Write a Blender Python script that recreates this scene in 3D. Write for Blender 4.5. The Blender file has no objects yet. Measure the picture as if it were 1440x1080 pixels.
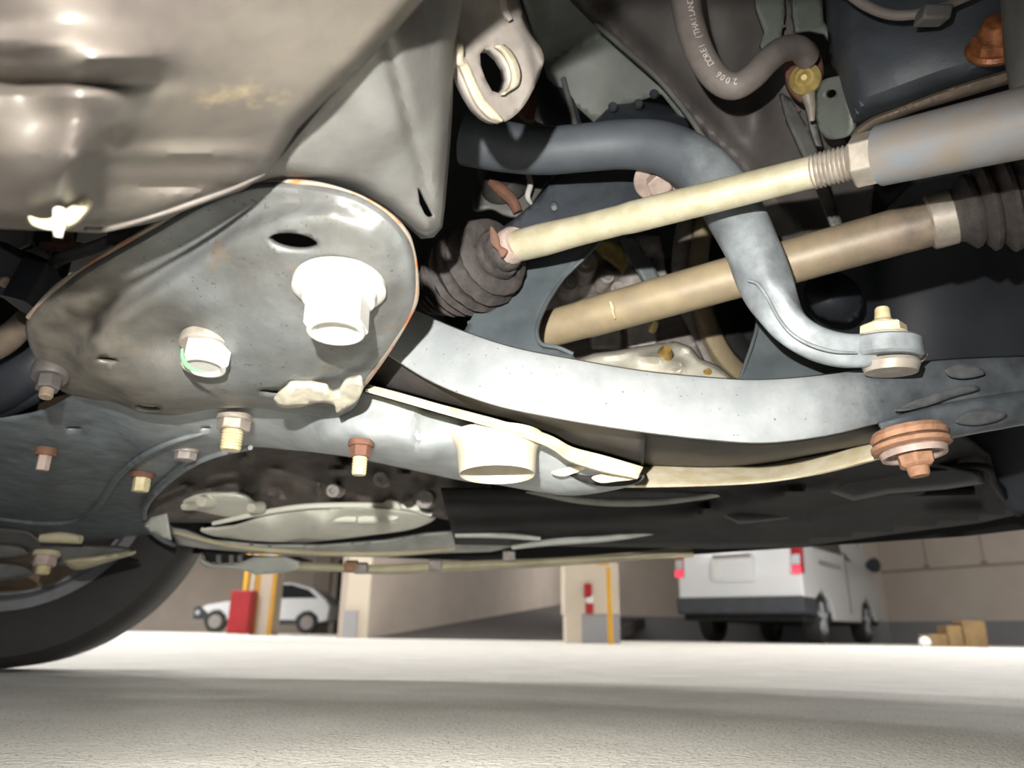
import bpy, bmesh, math, random
import numpy as np
from mathutils import Vector, Matrix
from mathutils.geometry import delaunay_2d_cdt

random.seed(7)
SC = bpy.context.scene
COL = SC.collection
F = 1040.0                       # focal length in pixels of the 1440 x 1080 frame
PITCH, ROLL = math.radians(18.7), 0.0136
CAM = Vector((0, 0, 0.065))      # the phone lies almost on the floor under the car
_f = Vector((0, math.cos(PITCH), math.sin(PITCH)))
_r0 = Vector((1, 0, 0))
_u0 = Vector((0, -math.sin(PITCH), math.cos(PITCH)))
_r = _r0 * math.cos(ROLL) + _u0 * math.sin(ROLL)
_u = _u0 * math.cos(ROLL) - _r0 * math.sin(ROLL)


def ray(px, py):
    return _f + _r * ((px - 720) / F) + _u * ((540 - py) / F)


def P(px, py, d):
    """point seen at a photo position, d metres deep"""
    return CAM + ray(px, py) * d


def Pz(px, py, z):
    v = ray(px, py)
    return CAM + v * ((z - CAM.z) / v.z)


def Py(px, py, y):
    v = ray(px, py)
    return CAM + v * (y / v.y)


def dz(px, py, z):
    return (z - CAM.z) / ray(px, py).z


def lin(c):
    def g(v):
        v = v / 255.0
        return v / 12.92 if v <= 0.04045 else ((v + 0.055) / 1.055) ** 2.4
    return (g(c[0]), g(c[1]), g(c[2]), 1.0)


# ------------------------------------------------------------------ materials
def mat(name, c1, c2=None, scale=60.0, rough=0.5, metal=0.0, rust=None, rust_at=0.6,
        rust_scale=45.0, bump=0.0, bump_scale=300.0, rough2=None, speck=None, coat=0.0, spec=0.5, dirt_shade=None):
    m = bpy.data.materials.new(name)
    m.use_nodes = True
    nt = m.node_tree
    N, L = nt.nodes, nt.links
    b = N['Principled BSDF']
    b.inputs['Roughness'].default_value = rough
    b.inputs['Metallic'].default_value = metal
    b.inputs['Specular IOR Level'].default_value = spec
    if coat:
        b.inputs['Coat Weight'].default_value = coat
        b.inputs['Coat Roughness'].default_value = 0.15
    tc = N.new('ShaderNodeTexCoord')
    c2 = c2 or c1

    def noise(sc, det=5.0, ro=0.6, off=0.0):
        mp = N.new('ShaderNodeMapping')
        mp.inputs['Location'].default_value = (off, off * 0.7, off * 1.3)
        L.new(tc.outputs['Object'], mp.inputs['Vector'])
        n = N.new('ShaderNodeTexNoise')
        n.inputs['Scale'].default_value = sc
        n.inputs['Detail'].default_value = det
        n.inputs['Roughness'].default_value = ro
        L.new(mp.outputs['Vector'], n.inputs['Vector'])
        return n.outputs['Fac']

    def mix(fac, a, bb):
        mx = N.new('ShaderNodeMix')
        mx.data_type = 'RGBA'
        L.new(fac, mx.inputs[0])
        for s, v in ((6, a), (7, bb)):
            if isinstance(v, tuple):
                mx.inputs[s].default_value = v
            else:
                L.new(v, mx.inputs[s])
        return mx.outputs[2]

    def ramp(fac, lo, hi):
        r = N.new('ShaderNodeMapRange')
        r.inputs['From Min'].default_value = lo
        r.inputs['From Max'].default_value = hi
        r.clamp = True
        L.new(fac, r.inputs['Value'])
        return r.outputs['Result']
    base = mix(ramp(noise(scale), 0.35, 0.65), lin(c1), lin(c2))
    if rust:
        rf = ramp(noise(rust_scale, 8.0, 0.7, 3.1), rust_at, rust_at + 0.12)
        base = mix(rf, base, lin(rust))
    if speck:
        sf = ramp(noise(speck[1], 2.0, 0.5, 7.7), speck[2], speck[2] + 0.05)
        base = mix(sf, base, lin(speck[0]))
    if dirt_shade:
        # ragged colour change towards one end: road grime, also painted light and shade
        sx = N.new('ShaderNodeSeparateXYZ')
        L.new(tc.outputs['Object'], sx.inputs['Vector'])
        ad = N.new('ShaderNodeMath')
        ad.operation = 'MULTIPLY_ADD'
        L.new(noise(38.0, 6.0, 0.65, 9.0), ad.inputs[0])
        ad.inputs[1].default_value = 0.05
        L.new(sx.outputs['X'], ad.inputs[2])
        base = mix(ramp(ad.outputs[0], dirt_shade[1], dirt_shade[2]), base, mix(ramp(noise(55.0, 5.0, 0.6, 2.0), 0.35, 0.65), lin(dirt_shade[0]), lin(tuple(v * 1.35 for v in dirt_shade[0]))))
    L.new(base, b.inputs['Base Color'])
    if rough2 is not None:
        mr = N.new('ShaderNodeMapRange')
        mr.inputs['To Min'].default_value = rough
        mr.inputs['To Max'].default_value = rough2
        L.new(noise(scale * 1.7, 4.0, 0.6, 5.0), mr.inputs['Value'])
        L.new(mr.outputs['Result'], b.inputs['Roughness'])
    if bump:
        bp = N.new('ShaderNodeBump')
        bp.inputs['Strength'].default_value = bump
        bp.inputs['Distance'].default_value = 0.002
        L.new(noise(bump_scale, 4.0, 0.6, 1.7), bp.inputs['Height'])
        L.new(bp.outputs['Normal'], b.inputs['Normal'])
    return m


def emit_mat(name, c, s):
    m = bpy.data.materials.new(name)
    m.use_nodes = True
    b = m.node_tree.nodes['Principled BSDF']
    b.inputs['Base Color'].default_value = lin(c)
    b.inputs['Emission Color'].default_value = lin(c)
    b.inputs['Emission Strength'].default_value = s
    return m


# ------------------------------------------------------------------ objects
ORG = {}


def mesh_obj(name, V, Fc, m, parent=None, smooth=35, solid=0.0, solid_off=-1.0, bevel=0.0, subsurf=0):
    V = [Vector(v) for v in V]
    if parent is not None:
        o0 = ORG[parent.name]
    else:
        lo = Vector((min(v.x for v in V), min(v.y for v in V), min(v.z for v in V)))
        hi = Vector((max(v.x for v in V), max(v.y for v in V), max(v.z for v in V)))
        o0 = Vector(((lo.x + hi.x) / 2, (lo.y + hi.y) / 2, lo.z))
    me = bpy.data.meshes.new(name)
    me.from_pydata([tuple(v - o0) for v in V], [], [list(f) for f in Fc])
    me.validate()
    me.materials.append(m)
    if smooth:
        me.polygons.foreach_set('use_smooth', [True] * len(me.polygons))
        me.set_sharp_from_angle(angle=math.radians(smooth))
    o = bpy.data.objects.new(name, me)
    COL.objects.link(o)
    if parent is not None:
        o.parent = parent
        ORG[o.name] = o0
    else:
        o.location = o0
        ORG[o.name] = o0
    if bevel:
        md = o.modifiers.new('bevel', 'BEVEL')
        md.width = bevel
        md.segments = 2
        md.limit_method = 'ANGLE'
        md.angle_limit = math.radians(40)
    if solid:
        md = o.modifiers.new('thickness', 'SOLIDIFY')
        md.thickness = solid
        md.offset = solid_off
    if subsurf:
        md = o.modifiers.new('smooth', 'SUBSURF')
        md.levels = md.render_levels = subsurf
    return o


def tag(o, label=None, cat=None, group=None, kind=None):
    if label:
        o['label'] = label
    if cat:
        o['category'] = cat
    if group:
        o['group'] = group
    if kind:
        o['kind'] = kind
    return o


def thing(name, loc, label, cat, group=None):
    o = bpy.data.objects.new(name, None)
    o.empty_display_size = 0.02
    COL.objects.link(o)
    o.location = loc
    ORG[o.name] = Vector(loc)
    return tag(o, label, cat, group)


class G:
    """collects shapes into one mesh"""
    def __init__(self):
        self.V, self.F = [], []

    def add(self, VF):
        V, Fc = VF
        k = len(self.V)
        self.V += [Vector(v) for v in V]
        self.F += [[i + k for i in f] for f in Fc]
        return self

    def obj(self, name, m, parent=None, **kw):
        return mesh_obj(name, self.V, self.F, m, parent, **kw)


# ------------------------------------------------------------------ curves
def cr(pts, n, closed=False):
    """Catmull-Rom through points (numpy rows), n samples per span"""
    A = np.array([list(p) for p in pts], float)
    K = len(A)
    out = []
    spans = K if closed else K - 1
    for i in range(spans):
        if closed:
            p0, p1, p2, p3 = A[(i - 1) % K], A[i], A[(i + 1) % K], A[(i + 2) % K]
        else:
            p1, p2 = A[i], A[i + 1]
            p0 = A[i - 1] if i > 0 else 2 * p1 - p2
            p3 = A[i + 2] if i + 2 < K else 2 * p2 - p1
        for k in range(n):
            t = k / n
            out.append(0.5 * ((2 * p1) + (-p0 + p2) * t + (2 * p0 - 5 * p1 + 4 * p2 - p3) * t * t + (-p0 + 3 * p1 - 3 * p2 + p3) * t ** 3))
    if not closed:
        out.append(A[-1])
    return np.array(out)


def sweep(path, rx, ry=None, ref=None, seg=20, power=2.0, caps=True):
    """sweep an ellipse / rounded box along world points; rx across, ry along ref"""
    path = [Vector(p) for p in path]
    n = len(path)
    rx = list(rx) if hasattr(rx, '__len__') else [rx] * n
    ry = rx if ry is None else (list(ry) if hasattr(ry, '__len__') else [ry] * n)
    pw = list(power) if hasattr(power, '__len__') else [power] * n
    V, Fc = [], []
    prev = None
    for i, p in enumerate(path):
        t = (path[min(i + 1, n - 1)] - path[max(i - 1, 0)]).normalized()
        if ref is not None:
            b = Vector(ref) - t * t.dot(Vector(ref))
        elif prev is None:
            a = Vector((0, 0, 1)) if abs(t.z) < 0.9 else Vector((1, 0, 0))
            b = a - t * t.dot(a)
        else:
            b = prev - t * t.dot(prev)
        b.normalize()
        prev = b
        a = t.cross(b)
        for k in range(seg):
            w = 2 * math.pi * k / seg
            c, s = math.cos(w), math.sin(w)
            e = 2.0 / pw[i]
            cx = math.copysign(abs(c) ** e, c)
            sy = math.copysign(abs(s) ** e, s)
            V.append(p + a * (rx[i] * cx) + b * (ry[i] * sy))
    for i in range(n - 1):
        for k in range(seg):
            k2 = (k + 1) % seg
            Fc.append([i * seg + k, i * seg + k2, (i + 1) * seg + k2, (i + 1) * seg + k])
    if caps:
        Fc.append(list(range(seg))[::-1])
        Fc.append([(n - 1) * seg + k for k in range(seg)])
    return V, Fc


def pxtube(pts, n=8, seg=20, half=True, **kw):
    """tube through (px, py, d, half-width in px)"""
    s = cr(pts, n)
    path = [P(a[0], a[1], a[2]) for a in s]
    r = [a[3] * a[2] / F for a in s]
    return sweep(path, r, seg=seg, **kw)


def lathe(A, axis, prof, seg=28, rot=0.0, capa=True, capb=True):
    """profile [(t, r)] turned about an axis from A"""
    A = Vector(A)
    t = Vector(axis).normalized()
    h = Vector((0, 0, 1)) if abs(t.z) < 0.9 else Vector((0, 1, 0))
    a = (h - t * t.dot(h)).normalized()
    b = t.cross(a)
    V, Fc = [], []
    for (s, r) in prof:
        for k in range(seg):
            w = 2 * math.pi * k / seg + rot
            V.append(A + t * s + a * (r * math.cos(w)) + b * (r * math.sin(w)))
    n = len(prof)
    for i in range(n - 1):
        for k in range(seg):
            k2 = (k + 1) % seg
            Fc.append([i * seg + k, i * seg + k2, (i + 1) * seg + k2, (i + 1) * seg + k])
    if capa:
        Fc.append(list(range(seg))[::-1])
    if capb:
        Fc.append([(n - 1) * seg + k for k in range(seg)])
    return V, Fc


def box(c, u, v, w):
    """box about c with half vectors u, v, w"""
    c, u, v, w = Vector(c), Vector(u), Vector(v), Vector(w)
    V = [c + u * a + v * b + w * d for a in (-1, 1) for b in (-1, 1) for d in (-1, 1)]
    Fc = [[0, 1, 3, 2], [4, 6, 7, 5], [0, 4, 5, 1], [2, 3, 7, 6], [0, 2, 6, 4], [1, 5, 7, 3]]
    return V, Fc


def wbox(x0, x1, y0, y1, z0, z1):
    return box(((x0 + x1) / 2, (y0 + y1) / 2, (z0 + z1) / 2), ((x1 - x0) / 2, 0, 0), (0, (y1 - y0) / 2, 0), (0, 0, (z1 - z0) / 2))


def prism(pts, ext):
    """polygon (world points) pushed along a vector"""
    pts = [Vector(p) for p in pts]
    n = len(pts)
    ext = Vector(ext)
    V = pts + [p + ext for p in pts]
    Fc = [list(range(n))[::-1], [n + i for i in range(n)]]
    for i in range(n):
        j = (i + 1) % n
        Fc.append([i, j, n + j, n + i])
    return V, Fc


def loft(rows, nu=4, nv=4, world=False):
    """smooth sheet through rows of (px, py, d)"""
    R = [cr(r, nu) for r in rows]
    A = np.array(R)
    cols = [cr(A[:, j, :], nv) for j in range(A.shape[1])]
    B = np.array(cols)          # [u][v][3]
    U, W = B.shape[0], B.shape[1]
    V = [(Vector(B[i, j]) if world else P(*B[i, j])) for i in range(U) for j in range(W)]
    Fc = [[i * W + j, (i + 1) * W + j, (i + 1) * W + j + 1, i * W + j + 1] for i in range(U - 1) for j in range(W - 1)]
    return face_cam(V, Fc)


def face_cam(V, Fc):
    s = 0.0
    for f in Fc[::max(1, len(Fc) // 60)]:
        a, b, c = V[f[0]], V[f[1]], V[f[2]]
        nn = (b - a).cross(c - a)
        s += nn.dot(CAM - a)
    if s < 0:
        Fc = [f[::-1] for f in Fc]
    return V, Fc


def rbf(ctrl):
    C = np.array(ctrl, float)
    X = C[:, :2] / 400.0
    n = len(X)

    def U(r):
        return np.where(r > 1e-9, r * r * np.log(r + 1e-12), 0.0)
    D = np.linalg.norm(X[:, None] - X[None], axis=2)
    A = np.zeros((n + 3, n + 3))
    A[:n, :n] = U(D) + np.eye(n) * 1e-4
    A[:n, n] = 1
    A[:n, n + 1:] = X
    A[n, :n] = 1
    A[n + 1:, :n] = X.T
    w = np.linalg.solve(A, np.concatenate([C[:, 2], [0, 0, 0]]))

    def f(px, py):
        q = np.array([px, py]) / 400.0
        r = np.linalg.norm(X - q, axis=1)
        return float(U(r) @ w[:n] + w[n] + q @ w[n + 1:])
    return f


def inpoly(Q, poly):
    x, y = Q[:, 0], Q[:, 1]
    c = np.zeros(len(Q), bool)
    n = len(poly)
    for i in range(n):
        x1, y1 = poly[i]
        x2, y2 = poly[(i + 1) % n]
        if y1 == y2:
            continue
        m = (y1 > y) != (y2 > y)
        c ^= m & (x < (x2 - x1) * (y - y1) / (y2 - y1) + x1)
    return c


def dist_poly(Q, poly):
    d = np.full(len(Q), 1e9)
    n = len(poly)
    for i in range(n):
        a, b = np.array(poly[i]), np.array(poly[(i + 1) % n])
        ab = b - a
        L2 = max(ab @ ab, 1e-9)
        t = np.clip(((Q - a) @ ab) / L2, 0, 1)
        d = np.minimum(d, np.linalg.norm(Q - (a + t[:, None] * ab), axis=1))
    return d


def ell(cx, cy, rx, ry, n=20, rot=0.0):
    c, s = math.cos(rot), math.sin(rot)
    return [(cx + rx * math.cos(2 * math.pi * k / n) * c - ry * math.sin(2 * math.pi * k / n) * s,
             cy + rx * math.cos(2 * math.pi * k / n) * s + ry * math.sin(2 * math.pi * k / n) * c) for k in range(n)]


def relief(outline, depth, holes=(), step=9, roll=None, smooth=True, bump=None):
    """pressed sheet: outline in the photo, depth from control points or a function"""
    fn = depth if callable(depth) else rbf(depth)
    if smooth:
        L = 0
        o = cr(outline, 6, closed=True)
    else:
        o = []
        n = len(outline)
        for i in range(n):
            a, b = np.array(outline[i], float), np.array(outline[(i + 1) % n], float)
            k = max(1, int(np.linalg.norm(b - a) / step))
            for j in range(k):
                o.append(a + (b - a) * j / k)
        o = np.array(o)
    hs = [np.array(h, float) for h in holes]
    lo, hi = o.min(0), o.max(0)
    gx = np.arange(lo[0] + step * 0.37, hi[0], step)
    gy = np.arange(lo[1] + step * 0.41, hi[1], step)
    Q = np.array([(x + (step / 2 if j % 2 else 0), y) for j, y in enumerate(gy) for x in gx])
    ok = inpoly(Q, o) & (dist_poly(Q, o) > step * 0.5)
    for h in hs:
        ok &= ~inpoly(Q, h) & (dist_poly(Q, h) > step * 0.35)
    Q = Q[ok]
    if roll:
        # rings that follow the rim, so the rolled edge stays clean
        tn = np.roll(o, -1, 0) - np.roll(o, 1, 0)
        tn /= np.maximum(np.linalg.norm(tn, axis=1, keepdims=True), 1e-9)
        nm = np.stack([-tn[:, 1], tn[:, 0]], 1)
        if not inpoly(o[:1] + nm[:1] * 1.5, o)[0]:
            nm = -nm
        Q = Q[dist_poly(Q, o) > roll[0] + step * .4]
        for fr in (.2, .45, .7, 1.0):
            R = o + nm * roll[0] * fr
            de_ = dist_poly(R, o)
            k2 = inpoly(R, o) & (de_ > roll[0] * fr * .93)
            for h in hs:
                k2 &= ~inpoly(R, h) & (dist_poly(R, h) > step * .3)
            R = R[k2]
            # thin out crowded points
            keep = []
            for q in R:
                if not keep or np.hypot(*(q - keep[-1])) > step * .45:
                    keep.append(q)
            if keep:
                Q = np.concatenate([Q, np.array(keep)])
    pts, edges = [], []
    for lp in [o] + hs:
        k = len(pts)
        pts += [tuple(p) for p in lp]
        edges += [(k + i, k + (i + 1) % len(lp)) for i in range(len(lp))]
    pts += [tuple(p) for p in Q]
    v2, _, tri, _, _, _ = delaunay_2d_cdt([Vector(p) for p in pts], edges, [], 0, 1e-5)
    A = np.array([tuple(v) for v in v2])
    T = np.array([t for t in tri if len(t) == 3])
    cen = A[T].mean(1)
    ok = inpoly(cen, o)
    for h in hs:
        ok &= ~inpoly(cen, h)
    T = T[ok]
    de = dist_poly(A, o)
    V = []
    for (x, y), e in zip(A, de):
        d = fn(x, y)
        if roll and e < roll[0]:
            d += roll[1] * (1 - e / roll[0]) ** 2
        if bump:
            d += bump(x, y)
        V.append(P(x, y, d))
    return face_cam(V, [list(map(int, t)) for t in T])


def gauss(cx, cy, rx, ry, a):
    return lambda x, y: a * math.exp(-((x - cx) / rx) ** 2 - ((y - cy) / ry) ** 2)


def plane_z(z):
    return lambda x, y: dz(x, y, z)
M = {}
M['bracket'] = mat('bracket_steel', (120, 124, 125), (92, 92, 90), 22, 0.40, 0.4, rust=(116, 98, 80), rust_at=0.58, rust_scale=30, speck=((84, 80, 74), 420, .66), dirt_shade=((88, 84, 78), .005, -.06), bump=0.12, bump_scale=220, rough2=0.6)
M['zinc'] = mat('zinc_plate', (184, 183, 178), (170, 169, 164), 90, 0.5, 0.1)
M['zinc_dirty'] = mat('dusty_zinc', (168, 150, 142), (140, 122, 115), 90, 0.6, 0.1)
M['yellow_zinc'] = mat('yellow_zinc', (190, 170, 110), (160, 138, 84), 140, 0.45, 0.2)
M['cream_zinc'] = mat('cream_zinc', (205, 195, 160), (180, 165, 125), 140, 0.5, 0.1)
M['arm'] = mat('grey_arm_paint', (182, 186, 188), (162, 167, 170), 40, 0.40, 0.45, rust=(120, 108, 78), rust_at=0.72, bump=0.06, bump_scale=400, speck=((120, 116, 104), 420, .70), dirt_shade=((74, 78, 82), .105, .15))
M['frame_paint'] = mat('dark_subframe_paint', (84, 91, 95), (68, 74, 78), 30, 0.45, 0.05, rust=(105, 88, 66), rust_at=0.74, bump=0.06, bump_scale=300, rough2=0.6)
M['frame'] = mat('subframe_paint', (170, 175, 177), (140, 146, 148), 30, 0.42, 0.2, rust=(112, 96, 70), rust_at=0.72, bump=0.08, bump_scale=300, rough2=0.6, dirt_shade=((92, 99, 103), -.03, -.10))  # left end darker: the bracket's shade is painted into the colour
M['frame_light'] = mat('pale_subframe_paint', (128, 134, 136), (104, 109, 111), 30, 0.45, 0.05, rust=(120, 104, 72), rust_at=0.70, bump=0.08, bump_scale=300)
M['cream_edge'] = mat('cream_stained_lip', (214, 206, 184), (194, 180, 146), 70, 0.6, 0.0, rust=(136, 108, 58), rust_at=0.66, rust_scale=90)
M['bar'] = mat('blue_grey_bar_paint', (84, 89, 95), (74, 79, 85), 30, 0.45, 0.1, dirt_shade=((104, 109, 112), .05, .09), bump=0.04, bump_scale=500, rough2=0.55)  # lower end paler: lamplight on the bend is painted into the colour
M['rod'] = mat('cream_rod', (172, 166, 145), (154, 147, 122), 60, 0.45, 0.15, rough2=0.6)
M['steel'] = mat('dull_steel', (160, 152, 142), (138, 130, 120), 120, 0.45, 0.3)
M['blue_steel'] = mat('blue_grey_forging', (112, 117, 124), (120, 110, 100), 40, 0.5, 0.1, rust=(120, 100, 82), rust_at=0.62, bump=0.08, bump_scale=400)
M['shaft'] = mat('tan_shaft', (156, 141, 112), (138, 124, 102), 45, 0.5, 0.1, rust=(120, 98, 72), rust_at=0.66, bump=0.05, bump_scale=400, dirt_shade=((98, 87, 76), .04, .12))
M['rubber'] = mat('black_rubber', (48, 46, 45), (38, 36, 35), 60, 0.65, 0.0, bump=0.05, bump_scale=400)
M['dusty_rubber'] = mat('dusty_rubber', (66, 60, 58), (46, 42, 41), 120, 0.8, 0.0, rust=(104, 74, 60), rust_at=0.64, rust_scale=90, bump=0.25, bump_scale=500)
M['rust'] = mat('rusty_iron', (158, 120, 94), (130, 94, 72), 120, 0.75, 0.0, rust=(190, 165, 140), rust_at=0.62, rust_scale=120, bump=0.25, bump_scale=500)
M['rust_dark'] = mat('brown_rust', (112, 74, 56), (86, 64, 54), 160, 0.8, 0.0, rust=(140, 100, 70), rust_at=0.6, bump=0.3, bump_scale=500)
M['copper_rust'] = mat('copper_rust', (170, 108, 68), (112, 66, 40), 160, 0.38, 0.3, bump=0.2, bump_scale=500)
M['floorpan'] = mat('dusty_floorpan', (86, 81, 74), (64, 59, 56), 14, 0.42, 0.0, rust=(136, 122, 92), rust_at=0.60, rust_scale=11, bump=0.25, bump_scale=45, rough2=0.55)
M['rail'] = mat('grey_underseal', (102, 102, 99), (84, 82, 80), 28, 0.55, 0.0, rust=(112, 98, 92), rust_at=0.64, bump=0.1, bump_scale=250)
M['hook'] = mat('hook_steel', (140, 134, 128), (120, 113, 108), 60, 0.5, 0.1, rust=(150, 128, 100), rust_at=0.72, bump=0.08, bump_scale=300)
M['hook_edge'] = mat('worn_hook_edge', (168, 160, 142), (144, 135, 116), 120, 0.55, 0.1, bump=0.2, bump_scale=300)
M['wing'] = mat('brown_grey_inner_wing', (84, 79, 77), (68, 64, 63), 25, 0.6, 0.0, rust=(88, 78, 72), rust_at=0.66, bump=0.1, bump_scale=200)
M['green_panel'] = mat('grey_green_panel', (118, 124, 118), (98, 102, 98), 25, 0.5, 0.0, bump=0.05, bump_scale=200)
M['mount'] = mat('dark_blue_mount', (52, 56, 64), (40, 44, 52), 60, 0.5, 0.0, bump=0.2, bump_scale=150)
M['knuckle'] = mat('blue_black_casting', (72, 77, 84), (58, 62, 68), 40, 0.5, 0.05, rust=(78, 76, 72), rust_at=0.66, bump=0.12, bump_scale=300)
M['hose'] = mat('brake_hose_rubber', (118, 111, 107), (104, 97, 94), 60, 0.6, 0.0)
M['print'] = mat('hose_print', (196, 190, 182), (176, 168, 160), 400, 0.6)
M['black_plastic'] = mat('black_plastic', (52, 55, 62), (42, 45, 51), 12, 0.5, 0.0)
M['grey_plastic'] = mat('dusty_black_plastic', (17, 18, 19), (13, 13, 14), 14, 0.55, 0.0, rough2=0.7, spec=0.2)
M['void'] = mat('engine_bay_black', (22, 22, 23), (16, 16, 17), 10, 0.8)
M['alu'] = mat('cast_aluminium', (214, 210, 196), (190, 186, 172), 60, 0.5, 0.15, rust=(150, 132, 96), rust_at=0.7, bump=0.1, bump_scale=250)
M['alu_dark'] = mat('dirty_casting', (164, 158, 154), (126, 119, 115), 60, 0.6, 0.1, rust=(122, 118, 112), rust_at=0.64, bump=0.2, bump_scale=200)
M['engine'] = mat('oily_engine_block', (108, 99, 94), (76, 70, 66), 26, 0.6, 0.0, rust=(116, 106, 98), rust_at=0.62, bump=0.3, bump_scale=90)
M['pan'] = mat('pale_oil_pan', (240, 240, 228), (228, 228, 214), 14, 0.45, 0.0, rough2=0.6)
M['strip'] = mat('grey_cross_strip', (176, 178, 172), (150, 152, 146), 18, 0.5, 0.0, bump=0.05, bump_scale=100)
M['cream_strip'] = mat('cream_lower_strip', (186, 178, 150), (156, 148, 122), 14, 0.55)
M['tyre'] = mat('tyre_rubber', (44, 42, 40), (38, 36, 35), 30, 0.7, 0.0, bump=0.05, bump_scale=100)
M['rim'] = mat('grey_rim', (122, 124, 126), (104, 104, 104), 30, 0.45, 0.2)
M['barrel'] = mat('dusty_wheel_barrel', (156, 136, 108), (134, 116, 92), 30, 0.7)
M['concrete'] = mat('floor_concrete', (224, 221, 213), (208, 205, 197), 9, 0.62, 0.0, speck=((138, 134, 126), 420, 0.62), bump=1.0, bump_scale=240, rough2=0.75)
M['ramp'] = mat('dark_ramp_asphalt', (76, 72, 70), (68, 64, 62), 3, 0.8)
M['wall'] = mat('beige_wall_paint', (176, 164, 152), (166, 155, 144), 1.5, 0.7)
M['wall_light'] = mat('cream_wall_paint', (206, 194, 176), (198, 186, 168), 1.5, 0.7)
M['dado'] = mat('grey_dado_paint', (156, 156, 158), (148, 148, 150), 1.5, 0.7)
M['ceiling'] = mat('ceiling_paint', (180, 178, 172), (172, 170, 164), 1.5, 0.8)
M['red'] = mat('red_paint', (176, 28, 36), (158, 24, 32), 4, 0.45)
M['yellow'] = mat('yellow_paint', (214, 160, 30), (200, 146, 26), 4, 0.55)
M['white_paint'] = mat('white_car_paint', (222, 224, 226), (218, 220, 222), 2, 0.3, 0.0, coat=0.6)
M['glass'] = mat('dark_car_glass', (20, 22, 24), (16, 18, 20), 2, 0.1)
M['tail'] = mat('red_lamp_lens', (176, 26, 40), (160, 20, 34), 8, 0.2)
M['lamp_clear'] = mat('clear_lamp', (200, 205, 210), (180, 185, 190), 8, 0.15)
M['plate'] = mat('plate_white', (226, 226, 224), (220, 220, 218), 8, 0.4)
M['wood'] = mat('raw_wood', (128, 104, 66), (104, 82, 52), 8, 0.7)
M['brass'] = mat('brass_bolt', (170, 140, 80), (140, 112, 60), 100, 0.4, 0.4)
M['tail_on'] = emit_mat('lit_tail_lamp', (255, 60, 84), 1.2)
M['cream_white'] = mat('white_cup_paint', (194, 188, 174), (178, 170, 150), 60, 0.5, 0.0, rust=(178, 146, 96), rust_at=0.62, rust_scale=60)
M['bracket_bare'] = mat('bare_torn_metal', (196, 190, 172), (150, 146, 134), 70, 0.45, 0.1, rust=(178, 150, 84), rust_at=0.6, rust_scale=70)
M['rim_rust'] = mat('rusty_plate_rim', (132, 122, 108), (118, 112, 104), 50, 0.6, 0.1, rust=(156, 92, 50), rust_at=0.5, rust_scale=70, bump=0.2, bump_scale=400)
M['web'] = mat('black_web_paint', (62, 59, 58), (48, 46, 46), 60, 0.55, 0.0, rust=(84, 72, 62), rust_at=0.66, rust_scale=120, bump=0.1, bump_scale=300)
M['wall_far'] = mat('pale_beige_wall', (222, 210, 198), (214, 202, 190), 1.5, 0.7)
M['dust_rim'] = mat('dusty_brown_rim', (112, 99, 84), (92, 82, 74), 60, 0.7, 0.0, rust=(120, 88, 60), rust_at=0.64, bump=0.2, bump_scale=300)
M['green'] = mat('green_marker_paint', (120, 214, 128), (110, 200, 120), 60, 0.5)
M['tray_grey'] = mat('dusty_tray_plastic', (62, 64, 66), (46, 48, 50), 10, 0.6, 0.0)
M['mud'] = mat('dried_mud', (56, 59, 62), (72, 74, 75), 120, 0.8, 0.0, bump=0.2, bump_scale=400)
M['bumper_plastic'] = mat('bumper_plastic', (62, 65, 71), (52, 55, 60), 8, 0.5)
DOWN = Vector((0, 0, -1))


def flange_bolt(name, loc, axis, rf, tf, rh, hh, label, m_f, m_h, group=None, collar=None, dish=True, rot=0.3, stud=None, m_s=None):
    """hex flange bolt: washer flange and hexagonal head as parts"""
    loc, axis = Vector(loc), Vector(axis).normalized()
    t = thing(name, loc, label, 'bolt', group)
    prof = [(-0.002, rf * 0.96), (0, rf), (tf * 0.7, rf), (tf, rf * 0.93)]
    if collar:
        prof += [(tf * 1.15, collar * 1.06), (tf * 1.9, collar)]
    G().add(lathe(loc, axis, prof, 40)).obj('flange', m_f, t)
    g = G()
    z0 = tf * 0.9
    prof = [(z0, rh), (z0 + hh * 0.9, rh), (z0 + hh, rh * 0.9)]
    if dish:
        prof += [(z0 + hh, rh * 0.74), (z0 + hh * 0.9, rh * 0.66)]
    g.add(lathe(loc, axis, prof, 6, rot))
    if dish:
        g.add(lathe(loc, axis, [(z0 + hh * .9, rh * .86), (z0 + hh + rh * .05, rh * .88), (z0 + hh + rh * .09, rh * .84), (z0 + hh + rh * .08, rh * .72), (z0 + hh * .93, rh * .6)], 36))
    g.obj('hex_head', m_h, t, smooth=20, bevel=rh * 0.06)
    if stud:
        r, ln = stud
        pr = []
        n = 7
        for k in range(n):
            pr += [(z0 + hh * 0.9 + ln * (k / n), r), (z0 + hh * 0.9 + ln * ((k + 0.5) / n), r * 0.9)]
        pr += [(z0 + hh * 0.9 + ln, r * 0.85)]
        G().add(lathe(loc, axis, pr, 20)).obj('threaded_stud', m_s or m_h, t)
    return t


# ---------------------------------------------------------------- near floor pan (top left, very close)
def fp_d(x, y):
    return base_fp(x, y)


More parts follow.
